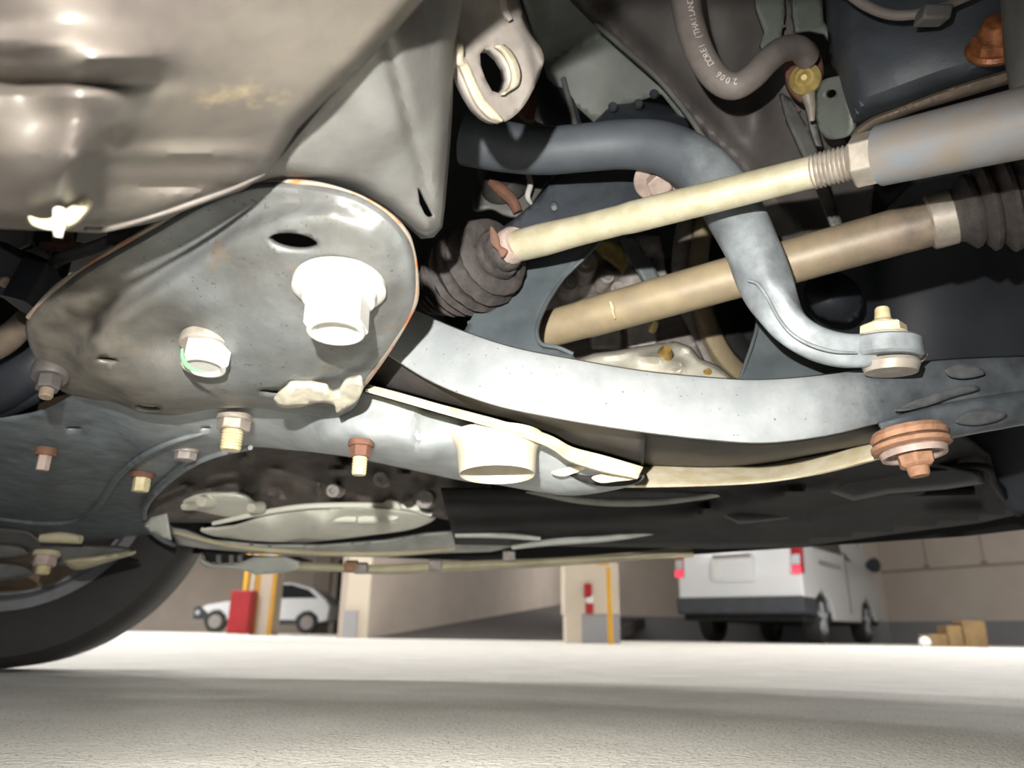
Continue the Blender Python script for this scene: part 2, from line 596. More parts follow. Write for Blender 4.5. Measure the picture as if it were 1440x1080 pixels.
base_fp = rbf([(-240, -260, .128), (200, -260, .135), (640, -260, .158), (-240, 150, .18), (-240, 320, .23), (-60, -60, .150), (0, 0, .160), (0, 150, .185), (0, 320, .235), (200, 0, .175), (200, 150, .205), (150, 325, .262), (400, 0, .195),
               (400, 150, .235), (600, -10, .215), (380, 240, .27), (260, 290, .27), (100, 110, .172), (170, 180, .205), (100, 220, .192), (60, 290, .222),
               (160, 210, .222), (30, 120, .185), (120, 40, .168), (250, 80, .195), (85, 175, .195)])
fp = thing('floor_pan', P(250, 150, .2), 'dusty grey floor pan of the car, blurred and close at the top left', 'car floor panel')
ol = [(-240, -260), (760, -260), (640, -80), (600, -5), (560, 40), (510, 95), (470, 130), (420, 180), (378, 245), (340, 268), (290, 285), (220, 312), (172, 322), (140, 328), (80, 325), (0, 322), (-240, 322)]
b1 = gauss(170, 80, 60, 14, -.009)
b2 = gauss(100, 215, 26, 70, -.010)
b3 = gauss(60, 60, 120, 18, -.006)
b4 = gauss(60, 115, 130, 12, .010)
b5 = gauss(240, 215, 160, 10, -.004)
b6 = gauss(280, 262, 120, 8, .004)
G().add(relief(ol, fp_d, step=8, roll=(26, .012), smooth=False, bump=lambda x, y: b1(x, y) + b2(x, y) + b3(x, y) + b4(x, y) + b5(x, y) + b6(x, y))).obj('pressed_panel', M['floorpan'], fp, solid=.002)
# seam bead along the rim
G().add(pxtube([(120, 322, .250, 3), (150, 322, .258, 4), (210, 306, .266, 3), (270, 286, .270, 4), (330, 264, .276, 3), (372, 244, .28, 2)], seg=10)).obj('seam_bead', M['floorpan'], fp)
cl = thing('trim_clip', P(85, 305, .2), 'pale bent metal clip hanging below the floor pan edge', 'clip')
G().add(relief([(40, 304), (56, 308), (74, 306), (100, 290), (116, 276), (122, 284), (112, 300), (96, 314), (70, 322), (46, 316)], lambda x, y: .222, step=5)).obj('clip_tab', M['cream_strip'], cl, solid=.003)
G().add(sweep([P(84, 296, .219), P(83, 318, .217), P(82, 333, .217)], [.0018, .0017, .001], seg=12)).obj('clip_pin', M['zinc'], cl)

# ---------------------------------------------------------------- chassis rail with rounded tip
rl = thing('chassis_rail', P(560, 200, .3), 'grey cone shaped chassis rail ending in a rounded tip beside the tow hook', 'chassis rail')
rail_d = rbf([(700, -260, .185), (780, -260, .195), (600, -20, .262), (640, -20, .275), (640, 100, .298), (632, 200, .322), (622, 320, .350), (590, 330, .352), (540, 60, .245), (480, 150, .268), (420, 230, .29), (380, 255, .30),
              (560, 180, .285), (520, 250, .312), (580, 260, .325), (470, 262, .312)])
ol = [(740, -260), (660, -60), (652, 0), (640, 60), (637, 110), (636, 160), (632, 220), (626, 290), (622, 320), (610, 334), (592, 336), (572, 318), (545, 296), (505, 272), (450, 258), (400, 250), (350, 262), (330, 250),
      (380, 215), (450, 130), (520, 60), (580, -60), (680, -260)]
c1 = lambda x, y: .0035 * math.exp(-((x - (545 + (y - 60) * 0.27)) / 9.0) ** 2) * (1 if y > 40 else 0)
slot = [(587, 264), (592, 266), (600, 284), (612, 305), (607, 307), (598, 303), (590, 286)]
G().add(relief(ol, rail_d, holes=[slot], step=7, roll=(22, .016), smooth=False, bump=c1)).obj('pressed_shell', M['rail'], rl, solid=.002)
for nm, pts in (('seam_ridge', [(515, 190, .3, 3), (520, 215, .305, 4), (540, 245, .315, 3), (552, 262, .322, 2)]),):
    G().add(pxtube(pts, seg=8)).obj(nm, M['rail'], rl)

# ---------------------------------------------------------------- tow hook
hk_d = rbf([(640, -240, .25), (760, -240, .265), (640, -30, .322), (760, -30, .345), (765, 70, .35), (700, 90, .338), (640, 80, .325), (700, 172, .342), (740, 140, .35)])
hk = thing('tow_hook', P(700, 90, .34), 'grey steel tow hook plate with oval hole hanging near the top edge', 'tow hook')
ol = [(690, -230), (636, -60), (636, 0), (634, 40), (632, 62), (634, 84), (646, 96), (654, 118), (664, 138), (676, 156), (690, 168), (706, 172), (722, 164), (736, 150), (748, 130), (758, 108), (765, 84), (760, 66), (748, 44), (738, 20), (728, -10), (726, -60), (770, -230)]
hole = [(682, 66), (694, 66), (706, 78), (715, 94), (718, 110), (714, 124), (704, 132), (692, 128), (683, 112), (676, 92), (675, 76)]
G().add(relief(ol, hk_d, holes=[hole], step=7, bump=lambda x, y: .006 * max(0, min(1, (x - 726 - (y - 20) * .25) / 14)))).obj('hook_plate', M['hook'], hk, solid=.007)
# worn thickness edge on the light side of the hook
g = G()
e = [(641, 84), (650, 104), (660, 128), (672, 150), (688, 166), (704, 172)]
w = [11, 13, 13, 13, 12, 5]
rows = [[(x - 5, y + 3, hk_d(x, y) + .007) for (x, y) in e], [(x + 1, y - 1, hk_d(x, y) - .0032) for (x, y) in e], [(x + a * .9, y - a * .75, hk_d(x, y) - .0028) for (x, y), a in zip(e, w)]]
g.add(loft(rows, 4, 3)).obj('worn_edge', M['hook_edge'], hk, solid=.002)
g = G()
e = [(694, 66), (706, 77), (715, 94), (718, 110), (714, 124), (703, 132)]
rows = [[(x, y, hk_d(x, y) - .002) for (x, y) in e], [(x + 7, y - 2, hk_d(x, y) - .0035) for (x, y) in e], [(x + 15, y - 4, hk_d(x, y) - .001) for (x, y) in e]]
g.add(loft(rows, 4, 3)).obj('hole_rim', M['hook_edge'], hk, solid=.001)
G().add(pxtube([(640, 52, .322, 6), (642, 66, .321, 10), (644, 82, .322, 9), (652, 92, .324, 4)], seg=12)).obj('weld_bead', M['hook_edge'], hk)
G().add(pxtube([(709, -20, .335, 6), (709, 12, .335, 7), (718, 28, .337, 4)], seg=10)).obj('stamped_ridge', M['hook'], hk)

# ---------------------------------------------------------------- control arm rear bracket (big plate with bolts)
ZB = .205
BN = Vector((0, .22, 1)).normalized()


def br_plane(x, y, off=0.0):
    v = ray(x, y)
    return (.2798 + off - CAM.z) / (v.z + .22 * v.y)


br = thing('arm_bracket', P(330, 430, br_plane(330, 430)), 'rust edged grey steel bracket plate with two pale bolts, left of centre', 'bracket')
ol = [(36, 455), (48, 432), (78, 405), (112, 379), (160, 350), (215, 319), (270, 287), (325, 263), (375, 253), (440, 257), (500, 271), (545, 297), (571, 324), (583, 350), (588, 385), (587, 420), (576, 450), (552, 488), (526, 524), (511, 546),
      (503, 566), (486, 584), (462, 588), (420, 582), (360, 574), (300, 575), (245, 584), (200, 580), (160, 566), (120, 560), (84, 548), (56, 516), (40, 482)]
holes = [ell(412, 341, 35, 13, 28, .12), ell(150, 507, 15, 4, 16, .1), ell(207, 574, 19, 4.5, 16, .1), ell(380, 552, 16, 4, 16, .1)]
hump_in = [(108, 505), (118, 478), (160, 440), (220, 400), (290, 350), (340, 320), (400, 296), (470, 292), (530, 318), (552, 350), (558, 400), (545, 440), (520, 480), (500, 515), (440, 545), (380, 565), (300, 566), (245, 578), (195, 574), (150, 552), (120, 530)]


def br_bump(x, y):
    q = np.array([[x, y]], float)
    e = float(dist_poly(q, hump_in)[0])
    if not inpoly(q, hump_in)[0]:
        e = -e
    s = 1 / (1 + math.exp(-e / 6.0))
    v = (.016 - .011 * min(1, max(0, (x - 420) / 120))) * (1 - s)
    # pressed valley round the smaller bolt and a ridge towards the large one
    v += .011 * math.exp(-((x - 240) / 70) ** 2 - ((y - 474) / 38) ** 2)
    v += -.004 * math.exp(-((x - 405) / 60) ** 2 - ((y - 470) / 60) ** 2)
    # the step that runs from the valley up towards the oval hole
    t = (x - 180) * 0.42 + (y - 470)
    v += .007 / (1 + math.exp(t / 7.0)) * math.exp(-((x - 270) / 110) ** 2)
    return br_plane(x, y, v)


G().add(relief(ol, br_bump, holes=holes, step=6, roll=(16, .010))).obj('pressed_plate', M['bracket'], br, solid=.003)
# rolled rim: rusty along the upper edge, pale round the right end
rimr = [(40, 446), (78, 406), (112, 380), (160, 351), (215, 320), (270, 288), (325, 264), (375, 255)]
riml = [(375, 255), (440, 259), (498, 273), (543, 299), (569, 326), (581, 352), (585, 386), (584, 420), (573, 450), (550, 487), (524, 523), (509, 545)]
for nm, pts, mm in (('rusty_rim', rimr, 'rim_rust'), ('worn_rim', riml, 'rim_rust')):
    G().add(pxtube([(x, y, br_bump(x, y) + .008, 3.6 + 1.2 * math.sin(i * 2.1)) for i, (x, y) in enumerate(pts)], seg=10)).obj(nm, M[mm], br)
g = G()
g.add(relief([(385, 560), (402, 547), (430, 543), (455, 548), (474, 556), (484, 540), (500, 535), (509, 546), (503, 562), (484, 577), (474, 581), (470, 570), (450, 566), (420, 573), (395, 573)],
             lambda x, y: br_plane(x, y, -.004) + .003 * math.sin(x * .12), step=5))
g.obj('torn_flange', M['bracket_bare'], br, solid=.004)

b0 = P(478, 400, br_plane(478, 400, .0))
k = .332 / F
flange_bolt('flange_bolt', b0, Vector((.03, -.07, -1)), 65 * k, .0045, 45 * k, .0195, 'large white flange bolt in the bracket below the oval hole', M['zinc'], M['zinc'], collar=50 * k, rot=.1, group='flange bolts in the bracket plate')
b0 = P(294, 482, br_plane(294, 482, .007))
k = .372 / F
sb_ = flange_bolt('flange_bolt', b0, Vector((.0, -.13, -1)), 41 * k, .0035, 35 * k, .011, 'smaller pale flange bolt in the left part of the rusty bracket', M['steel'], M['zinc'], rot=.5, group='flange bolts in the bracket plate')

G().add(pxtube([(256, 491, .3675, 1.5), (257, 503, .3645, 2.6), (263, 514, .361, 3), (276, 521, .358, 2.2), (290, 524, .356, 1.2)], seg=10)).obj('green_paint_mark', M['green'], sb_)

# ---------------------------------------------------------------- subframe under the bracket

sf = thing('front_subframe', Pz(420, 640, .195), 'blue grey pressed subframe running under the bracket towards the centre', 'subframe')
ol = [(-60, 600), (0, 588), (60, 575), (120, 545), (200, 520), (330, 520), (440, 530), (515, 545), (600, 572), (700, 598), (800, 632), (870, 660), (906, 668), (890, 682), (850, 692), (800, 697), (745, 690), (700, 682), (650, 676), (560, 657),
      (480, 641), (400, 632), (350, 629), (300, 640), (258, 660), (222, 688), (203, 714), (204, 736), (224, 757), (262, 773), (250, 782), (190, 779), (125, 766), (60, 750), (0, 745), (-60, 742)]
inner = [(-90, 610), (60, 604), (140, 618), (160, 650), (140, 695), (116, 727), (80, 735), (-90, 730)]


_c = [(x, y, dz(x, y, .203)) for x, y in ((-60, 600), (0, 740), (60, 575), (60, 680), (150, 600), (150, 760), (250, 780), (200, 540), (220, 690), (300, 570), (300, 630), (360, 540), (370, 600))]
_c += [(440, 545, .475), (445, 600, .482), (455, 625, .487), (460, 640, .525), (520, 560, .462), (520, 635, .475), (525, 656, .535), (600, 580, .462), (600, 650, .478), (600, 669, .545), (700, 610, .468), (700, 660, .482), (700, 686, .53),
       (800, 640, .48), (800, 690, .505), (870, 675, .49)]
_sf = rbf(_c)


def sf_d(x, y):
    q = np.array([[x, y]], float)
    e = float(dist_poly(q, inner)[0]) * (1 if inpoly(q, inner)[0] else -1)
    s = 1 / (1 + math.exp(-e / 5.0))
    v = .012 * (1 - s) if x < 260 else .012
    v -= .005 * math.exp(-((x - 585) / 4) ** 2) * (y < 652)
    v -= .02 * math.exp(-((x - 320) / 45) ** 2 - ((y - 612) / 16) ** 2)
    return _sf(x, y) + v


G().add(relief(ol, sf_d, holes=[ell(103, 603, 11, 3, 14), ell(289, 603, 7, 2.5, 12)], step=7, roll=(10, .012))).obj('pressed_shell', M['frame'], sf, solid=.003)
# rim bead along the round cut-out
rim = [(352, 629, 4), (300, 641, 4), (258, 661, 4), (222, 690, 4), (204, 715, 4), (206, 738, 4), (228, 758, 4), (258, 771, 4)]
G().add(pxtube([(x, y, dz(x, y, .199), h) for x, y, h in rim], seg=10)).obj('rim_bead', M['frame'], sf)
G().add(pxtube([(x, y, _sf(x, y) + .004, h) for x, y, h in [(-20, 726, 4), (60, 735, 4), (112, 730, 4), (142, 706, 4), (163, 674, 4), (196, 644, 4), (240, 622, 4), (296, 606, 3)]], seg=10)).obj('pressed_rib', M['frame'], sf)
# pressed cup
cp = Pz(700, 634, .186)
k = (cp - CAM).length / F
g = G()
kk = .5 / F
g.add(lathe(P(699, 627, .47), DOWN + Vector((.02, -.05, 0)), [(-.006, 62 * kk), (0, 56 * kk), (.004, 52.5 * kk), (.0175, 50 * kk), (.019, 49 * kk), (.0175, 47 * kk), (.002, 46 * kk), (-.004, 30 * kk)], 44, capa=False))
g.obj('pressed_cup', M['cream_white'], sf)
# arm bracket lip: thin tongue edge that carries the bush, with dark pocket
lipT = [(514, 541, .452), (560, 553, .445), (620, 570, .437), (700, 591, .447), (770, 612, .456), (805, 630, .462), (850, 642, .467), (904, 658, .472)]
lipB = [(514, 549, .449), (560, 563, .442), (620, 580, .434), (700, 603, .444), (768, 628, .453), (802, 650, .459), (850, 665, .464), (896, 674, .469)]
back = [(x, y - 3, d + .05) for x, y, d in lipB]
webT = [(512, 512, .474), (545, 492, .460), (610, 527, .436), (690, 558, .413), (780, 578, .418), (820, 587, .421), (862, 594, .424), (908, 606, .43)]
webm = [(a[0] * .5 + b[0] * .5, a[1] * .5 + b[1] * .5, (a[2] + b[2]) / 2 + .016) for a, b in zip(webT, lipT)]
webU = [(x, y - 2, d + .035) for x, y, d in lipT]
G().add(loft([[(x, y - 10, d + .004) for x, y, d in webT], webm, webU], 5, 4)).obj('tongue_web', M['web'], sf, solid=.003)
G().add(loft([webU, [(x, y - 1, d + .004) for x, y, d in lipT], lipT, [((a[0] + b[0]) / 2, (a[1] + b[1]) / 2, (a[2] + b[2]) / 2 - .002) for a, b in zip(lipT, lipB)], lipB, back], 5, 4)).obj('tongue_lip', M['cream_edge'], sf, solid=.002)
G().add(relief([(832, 672), (848, 667), (880, 666), (897, 668), (893, 674), (868, 677), (845, 679)], lambda x, y: .475, step=4)).obj('pocket_lip', M['cream_edge'], sf, solid=.002)
G().add(relief([(775, 664), (800, 657), (826, 656), (812, 664), (790, 670)], lambda x, y: .49, step=4)).obj('pressed_tab', M['cream_edge'], sf, solid=.002)
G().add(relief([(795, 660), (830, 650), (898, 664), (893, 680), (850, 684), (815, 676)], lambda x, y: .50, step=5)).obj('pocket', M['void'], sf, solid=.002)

# studs and bolts of the subframe
kk = .52 / F
flange_bolt('stud_bolt', Pz(330, 588, .2), DOWN, 23 * kk, .002, 22 * kk, .007, 'grey nut with cream threaded stud under the bracket plate', M['steel'], M['steel'], dish=False, stud=(14 * kk, .014), m_s=M['cream_zinc'], group='threaded studs under the subframe')
kk = .475 / F
flange_bolt('stud_bolt', P(508, 624, .468), DOWN, 18 * kk, .002, 15 * kk, .007, 'rusty brown nut with cream stud under the subframe middle', M['rust_dark'], M['rust_dark'], dish=False, stud=(10.5 * kk, .012), m_s=M['cream_zinc'], group='threaded studs under the subframe')
flange_bolt('frame_bolt', Pz(65, 634, .196), DOWN, 17 * kk, .004, 11 * kk, .012, 'brown rusted bolt on the left lobe of the subframe', M['rust_dark'], M['zinc_dirty'], dish=False, group='bolts on the subframe lobe')
kk = .66 / F
flange_bolt('frame_bolt', Pz(201, 668, .2), DOWN, 17 * kk, .003, 12 * kk, .013, 'pale yellow bolt beside the round cut-out of the subframe', M['rust_dark'], M['cream_zinc'], dish=False, group='bolts on the subframe lobe')
kk = .6 / F
flange_bolt('frame_nut', Pz(262, 634, .203), DOWN, 17 * kk, .002, 15 * kk, .006, 'dull grey nut above the round cut-out of the subframe', M['steel'], M['alu_dark'], dish=False)

# subframe uprights with the big window
leg_d = rbf([(650, 480, .52), (800, 495, .49), (760, 430, .53), (840, 340, .56), (700, 380, .56), (680, 440, .535), (770, 380, .55)])
ol = [(640, 560), (650, 470), (690, 400), (740, 365), (800, 345), (846, 336), (822, 362), (795, 388), (772, 420), (759, 448), (755, 470), (762, 484), (785, 489), (806, 498), (830, 560)]
up = thing('subframe_upright', P(720, 470, .53), 'blue grey upright web left of the window above the control arm', 'subframe web', 'uprights beside the window')
G().add(relief(ol, leg_d, step=7, smooth=False)).obj('pressed_web', M['frame_paint'], up, solid=.003)
G().add(pxtube([(846, 336, .556, 2.5), (822, 362, .55, 2.5), (795, 388, .545, 2.5), (772, 420, .53, 3), (758, 450, .518, 3), (755, 470, .505, 3), (762, 484, .496, 3), (785, 489, .49, 3), (806, 498, .487, 3)], seg=10)).obj('flanged_edge', M['frame_paint'], up)
rw_d = rbf([(1062, 400, .545), (1040, 540, .485), (1070, 480, .52), (1140, 540, .48), (1110, 440, .53), (1200, 520, .5), (1240, 470, .53)])
ol = [(1058, 380), (1062, 420), (1064, 450), (1058, 480), (1048, 512), (1036, 545), (1200, 560), (1230, 520), (1190, 505), (1140, 490), (1105, 450), (1085, 400)]
up2 = thing('subframe_upright', P(1090, 500, .51), 'grey upright web behind the bent bar end, right of the window', 'subframe web', 'uprights beside the window')
G().add(relief(ol, rw_d, step=7, smooth=False)).obj('pressed_web', M['frame_paint'], up2, solid=.003)
G().add(pxtube([(1062, 415, .54, 2.5), (1066, 450, .53, 2.5), (1059, 480, .515, 2.5), (1048, 512, .5, 2.5), (1036, 545, .485, 2.5)], seg=8)).obj('flanged_edge', M['frame_paint'], up2)

# upper cross plate behind the bar (dark blue, slanted)
ol = [(650, 335), (690, 330), (720, 310), (750, 285), (790, 240), (800, 215), (900, 215), (960, 240), (980, 285), (900, 320), (800, 340), (730, 372), (690, 372)]
cp_d = rbf([(650, 335, .62), (720, 320, .60), (800, 220, .62), (900, 220, .62), (980, 280, .58), (800, 340, .575), (900, 320, .575)])
xp = thing('subframe_cross_plate', P(820, 280, .6), 'dark blue slanted cross plate behind the tie rod and thick bar', 'subframe plate')
G().add(relief(ol, cp_d, step=8, smooth=False)).obj('pressed_plate', M['knuckle'], xp, solid=.003)
kk = .525 / F
flange_bolt('capped_bolt', P(926, 251, .53), Vector((-.05, -.45, -.85)), 35 * kk, .003, 18 * kk, .010, 'dusty pink flange bolt beneath the bend of the thick bar', M['zinc_dirty'], M['zinc_dirty'], dish=False)
flange_bolt('small_rivet', P(779, 289, .592), Vector((0, -.6, -.8)), 6 * kk, .002, 5 * kk, .004, 'tiny blue stud on the dark slanted cross plate', M['frame_paint'], M['frame_light'], dish=False)

# ---------------------------------------------------------------- control arm
ca = thing('control_arm', P(950, 570, .44), 'broad pale grey control arm sweeping from the bracket to the right edge', 'control arm')
top = [(530, 420, .480), (590, 443, .466), (650, 468, .448), (720, 491, .425), (800, 507, .43), (900, 524, .437), (1000, 534, .443), (1070, 537, .447), (1150, 531, .45), (1240, 518, .453), (1340, 508, .458), (1470, 503, .465), (1640, 500, .475)]
bot = [(505, 470, .472), (548, 500, .456), (612, 538, .432), (690, 567, .41), (780, 587, .415), (890, 605, .422), (990, 617, .43), (1075, 622, .434), (1160, 612, .44), (1240, 594, .445), (1320, 582, .452), (1470, 570, .46), (1640, 566, .47)]
bk = [(x, y - 4, d + .035) for x, y, d in top]
tp1 = [(x, y - 1, d + .006) for x, y, d in top]
m1 = [(a[0] * .67 + b[0] * .33, a[1] * .67 + b[1] * .33 + 1, (a[2] * .67 + b[2] * .33) - .004) for a, b in zip(top, bot)]
m2 = [(a[0] * .33 + b[0] * .67, a[1] * .33 + b[1] * .67 + 1, (a[2] * .33 + b[2] * .67) - .003) for a, b in zip(top, bot)]
bb = [(x, y - 2, d + .010) for x, y, d in bot]
bc = [(x, y - 6, d + .03) for x, y, d in bot]
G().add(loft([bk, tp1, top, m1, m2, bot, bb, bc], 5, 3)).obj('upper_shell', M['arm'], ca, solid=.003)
# lower shell of the right half, set back under the upper shell
lT = [(860, 596, .45), (905, 607, .452), (1000, 618, .457), (1080, 622, .46), (1160, 612, .463), (1240, 594, .463)]
lM = [(860, 625, .50), (905, 633, .502), (1000, 642, .503), (1080, 640, .502), (1160, 629, .494), (1240, 612, .475)]
lU = [(830, 665, .565), (905, 659, .56), (1000, 661, .557), (1080, 656, .552), (1160, 641, .53), (1240, 625, .49)]
lL = [(830, 684, .535), (905, 685, .533), (1000, 683, .53), (1080, 678, .522), (1160, 665, .507), (1240, 645, .48)]
lm = [((a[0] + b[0]) / 2, (a[1] + b[1]) / 2, (a[2] + b[2]) / 2 - .003) for a, b in zip(lU, lL)]
G().add(loft([lT, lM, [(x, y - 4, d + .006) for x, y, d in lU]], 5, 4)).obj('side_web', M['web'], ca, solid=.003)
G().add(loft([[(x, y - 4, d + .006) for x, y, d in lU], lU, lm, lL, [(x, y, d + .04) for x, y, d in lL]], 5, 4)).obj('lower_lip', M['cream_edge'], ca, solid=.002)
# outer end: lower half below the pinch seam
eT = [(1236, 593, .445), (1256, 588, .443), (1290, 578, .443), (1350, 566, .447), (1400, 558, .45), (1470, 550, .455), (1640, 548, .465)]
eB = [(1236, 600, .448), (1250, 618, .45), (1290, 624, .45), (1345, 614, .452), (1400, 604, .455), (1470, 594, .46), (1640, 588, .47)]
em = [((a[0] + b[0]) / 2, (a[1] + b[1]) / 2, (a[2] + b[2]) / 2 - .004) for a, b in zip(eT, eB)]
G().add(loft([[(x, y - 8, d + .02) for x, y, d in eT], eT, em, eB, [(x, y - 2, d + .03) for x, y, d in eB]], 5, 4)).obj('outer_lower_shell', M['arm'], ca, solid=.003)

for pts in ([(1258, 577), (1290, 562), (1330, 549), (1368, 541), (1376, 548), (1340, 558), (1300, 572)], [(1344, 593), (1366, 578), (1392, 576), (1416, 582), (1402, 592), (1370, 598)], [(1330, 520), (1350, 512), (1376, 516), (1384, 526), (1360, 532), (1338, 530)]):
    G().add(relief(pts, lambda x, y: .4385 + .00006 * (x - 1240) - (.004 if y > 575 else 0), step=5)).obj('mud_patch', M['mud'], ca, solid=.0006)

# ball joint stud with rusty washers
kk = .44 / F
bj = thing('ball_joint_bolt', P(1280, 615, .44), 'rusty orange bolt with stacked washers under the control arm outer end', 'bolt')
ax = Vector((.08, -.06, -1)).normalized()
o0 = P(1276, 606, .452)
G().add(lathe(o0, ax, [(0, 48 * kk), (.003, 52 * kk), (.006, 50 * kk), (.0065, 40 * kk)], 40)).obj('upper_washer', M['rust'], bj)
G().add(lathe(o0 + ax * .0065 + Vector((-.0005, 0, 0)), ax, [(0, 46 * kk), (.002, 53 * kk), (.0045, 53 * kk), (.0055, 44 * kk)], 40)).obj('middle_washer', M['rust'], bj)
G().add(lathe(o0 + ax * .011, ax, [(0, 40 * kk), (.002, 45 * kk), (.0055, 43 * kk), (.0052, 38 * kk), (.002, 33 * kk)], 40)).obj('dished_washer', M['zinc_dirty'], bj)
G().add(lathe(o0 + ax * .0125, ax, [(0, 25 * kk), (.009, 24 * kk), (.0105, 19 * kk)], 6, .4)).obj('hex_nut', M['rust'], bj, smooth=20)
G().add(lathe(o0 + ax * .021, ax, [(0, 17 * kk), (.0015, 15 * kk), (.006, 14 * kk), (.0075, 12 * kk)], 20)).obj('stud_tip', M['rust'], bj)

# ---------------------------------------------------------------- stabiliser bar
sb = thing('stabilizer_bar', P(900, 220, .5), 'thick blue grey bar bending down behind the tie rod', 'stabilizer bar')
ctr = [(655, 196, .55, 36, 0), (700, 205, .545, 35, 0), (760, 212, .535, 33, 0), (820, 208, .525, 33, 0), (880, 203, .515, 34, 0), (930, 208, .505, 36, 0), (975, 230, .495, 38, 0), (1010, 264, .485, 39, 0), (1036, 306, .475, 39, 0),
       (1058, 350, .465, 37, 0), (1074, 392, .457, 34, .35), (1090, 428, .45, 30, .8), (1112, 460, .445, 27, 1), (1145, 482, .44, 25, 1), (1185, 493, .437, 25, 1), (1225, 493, .435, 25, 1)]
s = cr(ctr, 7)
path = [P(a[0], a[1], a[2]) for a in s]
g = G()
rr = [a[3] * a[2] / F for a in s]
ref = Vector((0, -.75, -.66))
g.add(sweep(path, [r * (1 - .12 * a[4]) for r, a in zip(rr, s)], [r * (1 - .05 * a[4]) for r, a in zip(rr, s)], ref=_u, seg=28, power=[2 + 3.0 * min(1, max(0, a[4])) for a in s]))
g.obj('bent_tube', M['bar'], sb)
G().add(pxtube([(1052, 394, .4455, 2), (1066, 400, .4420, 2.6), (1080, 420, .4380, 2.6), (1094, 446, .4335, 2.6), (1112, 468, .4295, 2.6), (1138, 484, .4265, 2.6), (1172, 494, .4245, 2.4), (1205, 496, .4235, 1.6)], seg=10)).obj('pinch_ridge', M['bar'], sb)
eye = P(1244, 490, .435)
EA = Vector((.03, -.12, 1)).normalized()
kk = .435 / F
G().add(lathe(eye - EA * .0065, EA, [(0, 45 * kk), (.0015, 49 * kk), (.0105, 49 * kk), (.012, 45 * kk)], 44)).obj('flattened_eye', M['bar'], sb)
lk = thing('link_nut', eye + EA * .006, 'cream nut, washers and stud clamped on the bar end at right', 'nut and washers')
G().add(lathe(eye + EA * .0055, EA, [(0, 38 * kk), (.0012, 38 * kk), (.0025, 32 * kk), (.0035, 31 * kk)], 40)).obj('washer', M['cream_edge'], lk)
G().add(lathe(eye + EA * .0088, EA, [(0, 31 * kk), (.005, 30 * kk), (.006, 27 * kk)], 6, .25)).obj('hex_nut', M['cream_edge'], lk, smooth=20)
G().add(lathe(eye + EA * .014, EA, [(0, 18 * kk), (.002, 17 * kk), (.004, 11 * kk), (.010, 10 * kk), (.0112, 8 * kk)], 24)).obj('stud', M['cream_zinc'], lk)
G().add(lathe(eye - EA * .0075 + Vector((.003, 0, 0)), -EA, [(0, 36 * kk), (.002, 38 * kk), (.007, 34 * kk)], 40)).obj('lower_bush', M['steel'], lk)
G().add(relief([(1200, 512), (1225, 507), (1290, 500), (1305, 498), (1295, 510), (1270, 514)], lambda x, y: .436, step=4)).obj('spring_clip', M['steel'], lk, solid=.001)

# ---------------------------------------------------------------- tie rod
tr = thing('tie_rod', P(930, 290, .44), 'cream tie rod with threaded end crossing the picture', 'tie rod')
A_, B_ = P(716, 349, .505), P(1146, 241, .405)
g = G()
n = 24
path = [A_.lerp(B_, i / n) for i in range(n + 1)]
rr = []
for i in range(n + 1):
    t = i / n
    d = .505 + (.405 - .505) * t
    w = 21 + 2 * math.exp(-((t - .12) / .1) ** 2) + 1.5 * (t > .42)
    rr.append(w * d / F)
g.add(sweep(path, rr, seg=26)).obj('rod', M['rod'], tr)
T0, T1 = P(1142, 242, .406), P(1212, 224, .390)
ax = T1 - T0
L_ = ax.length
pr = []
nt = 11
r0 = 24 * .398 / F
for i in range(nt):
    pr += [(L_ * (i + .1) / nt, r0 * .90), (L_ * (i + .5) / nt, r0 * 1.06), (L_ * (i + .9) / nt, r0 * .90)]
G().add(lathe(T0, ax, pr, 28)).obj('thread', M['steel'], tr, smooth=60)
N0, N1 = P(1199, 228, .393), P(1240, 218, .384)
k_ = .388 / F
G().add(lathe(N0, N1 - N0, [(0, 33 * k_), (.0012, 38 * k_), ((N1 - N0).length - .001, 38 * k_), ((N1 - N0).length, 36 * k_)], 6, .35)).obj('lock_nut', M['steel'], tr, smooth=20, bevel=.0006)
S0, S1 = P(1238, 219, .385), P(1680, 118, .295)
G().add(sweep([S0.lerp(S1, i / 6) for i in range(7)], [(42 + 2.4 * i) * (.385 + (.295 - .385) * i / 6) / F for i in range(7)], seg=32)).obj('end_sleeve', M['blue_steel'], tr)
# boot
bt = thing('rack_boot', P(660, 375, .54), 'cracked dusty rubber boot at the inner end of the tie rod', 'rubber boot')
Q0, Q1 = P(712, 350, .507), P(612, 412, .575)
ax = Q1 - Q0
L_ = ax.length
pr = [(-.006, 20), (-.004, 26), (0, 29), (.004, 29), (.006, 27)]
wob = [(.10, 36), (.16, 56), (.28, 63), (.40, 66), (.52, 64), (.64, 59), (.76, 52), (.88, 44), (1.0, 36)]
k_ = .53 / F
pr = [(a, b * k_) for a, b in pr]
for i, (t, r) in enumerate(wob):
    pr += [(L_ * (t - .035), r * k_ * .90), (L_ * t, r * k_), (L_ * (t + .035), r * k_ * .93)]
g = G().add(lathe(Q0, ax, pr, 36))
rng = random.Random(3)
for i, v in enumerate(g.V):
    g.V[i] = v + Vector((rng.uniform(-1, 1), rng.uniform(-1, 1), rng.uniform(-1, 1))) * .0006
g.obj('bellows', M['dusty_rubber'], bt, smooth=60)
G().add(relief([(690, 318), (700, 330), (704, 345), (714, 352), (706, 362), (700, 352), (690, 340)], lambda x, y: .487, step=4)).obj('rusty_band', M['rust_dark'], bt, solid=.002)
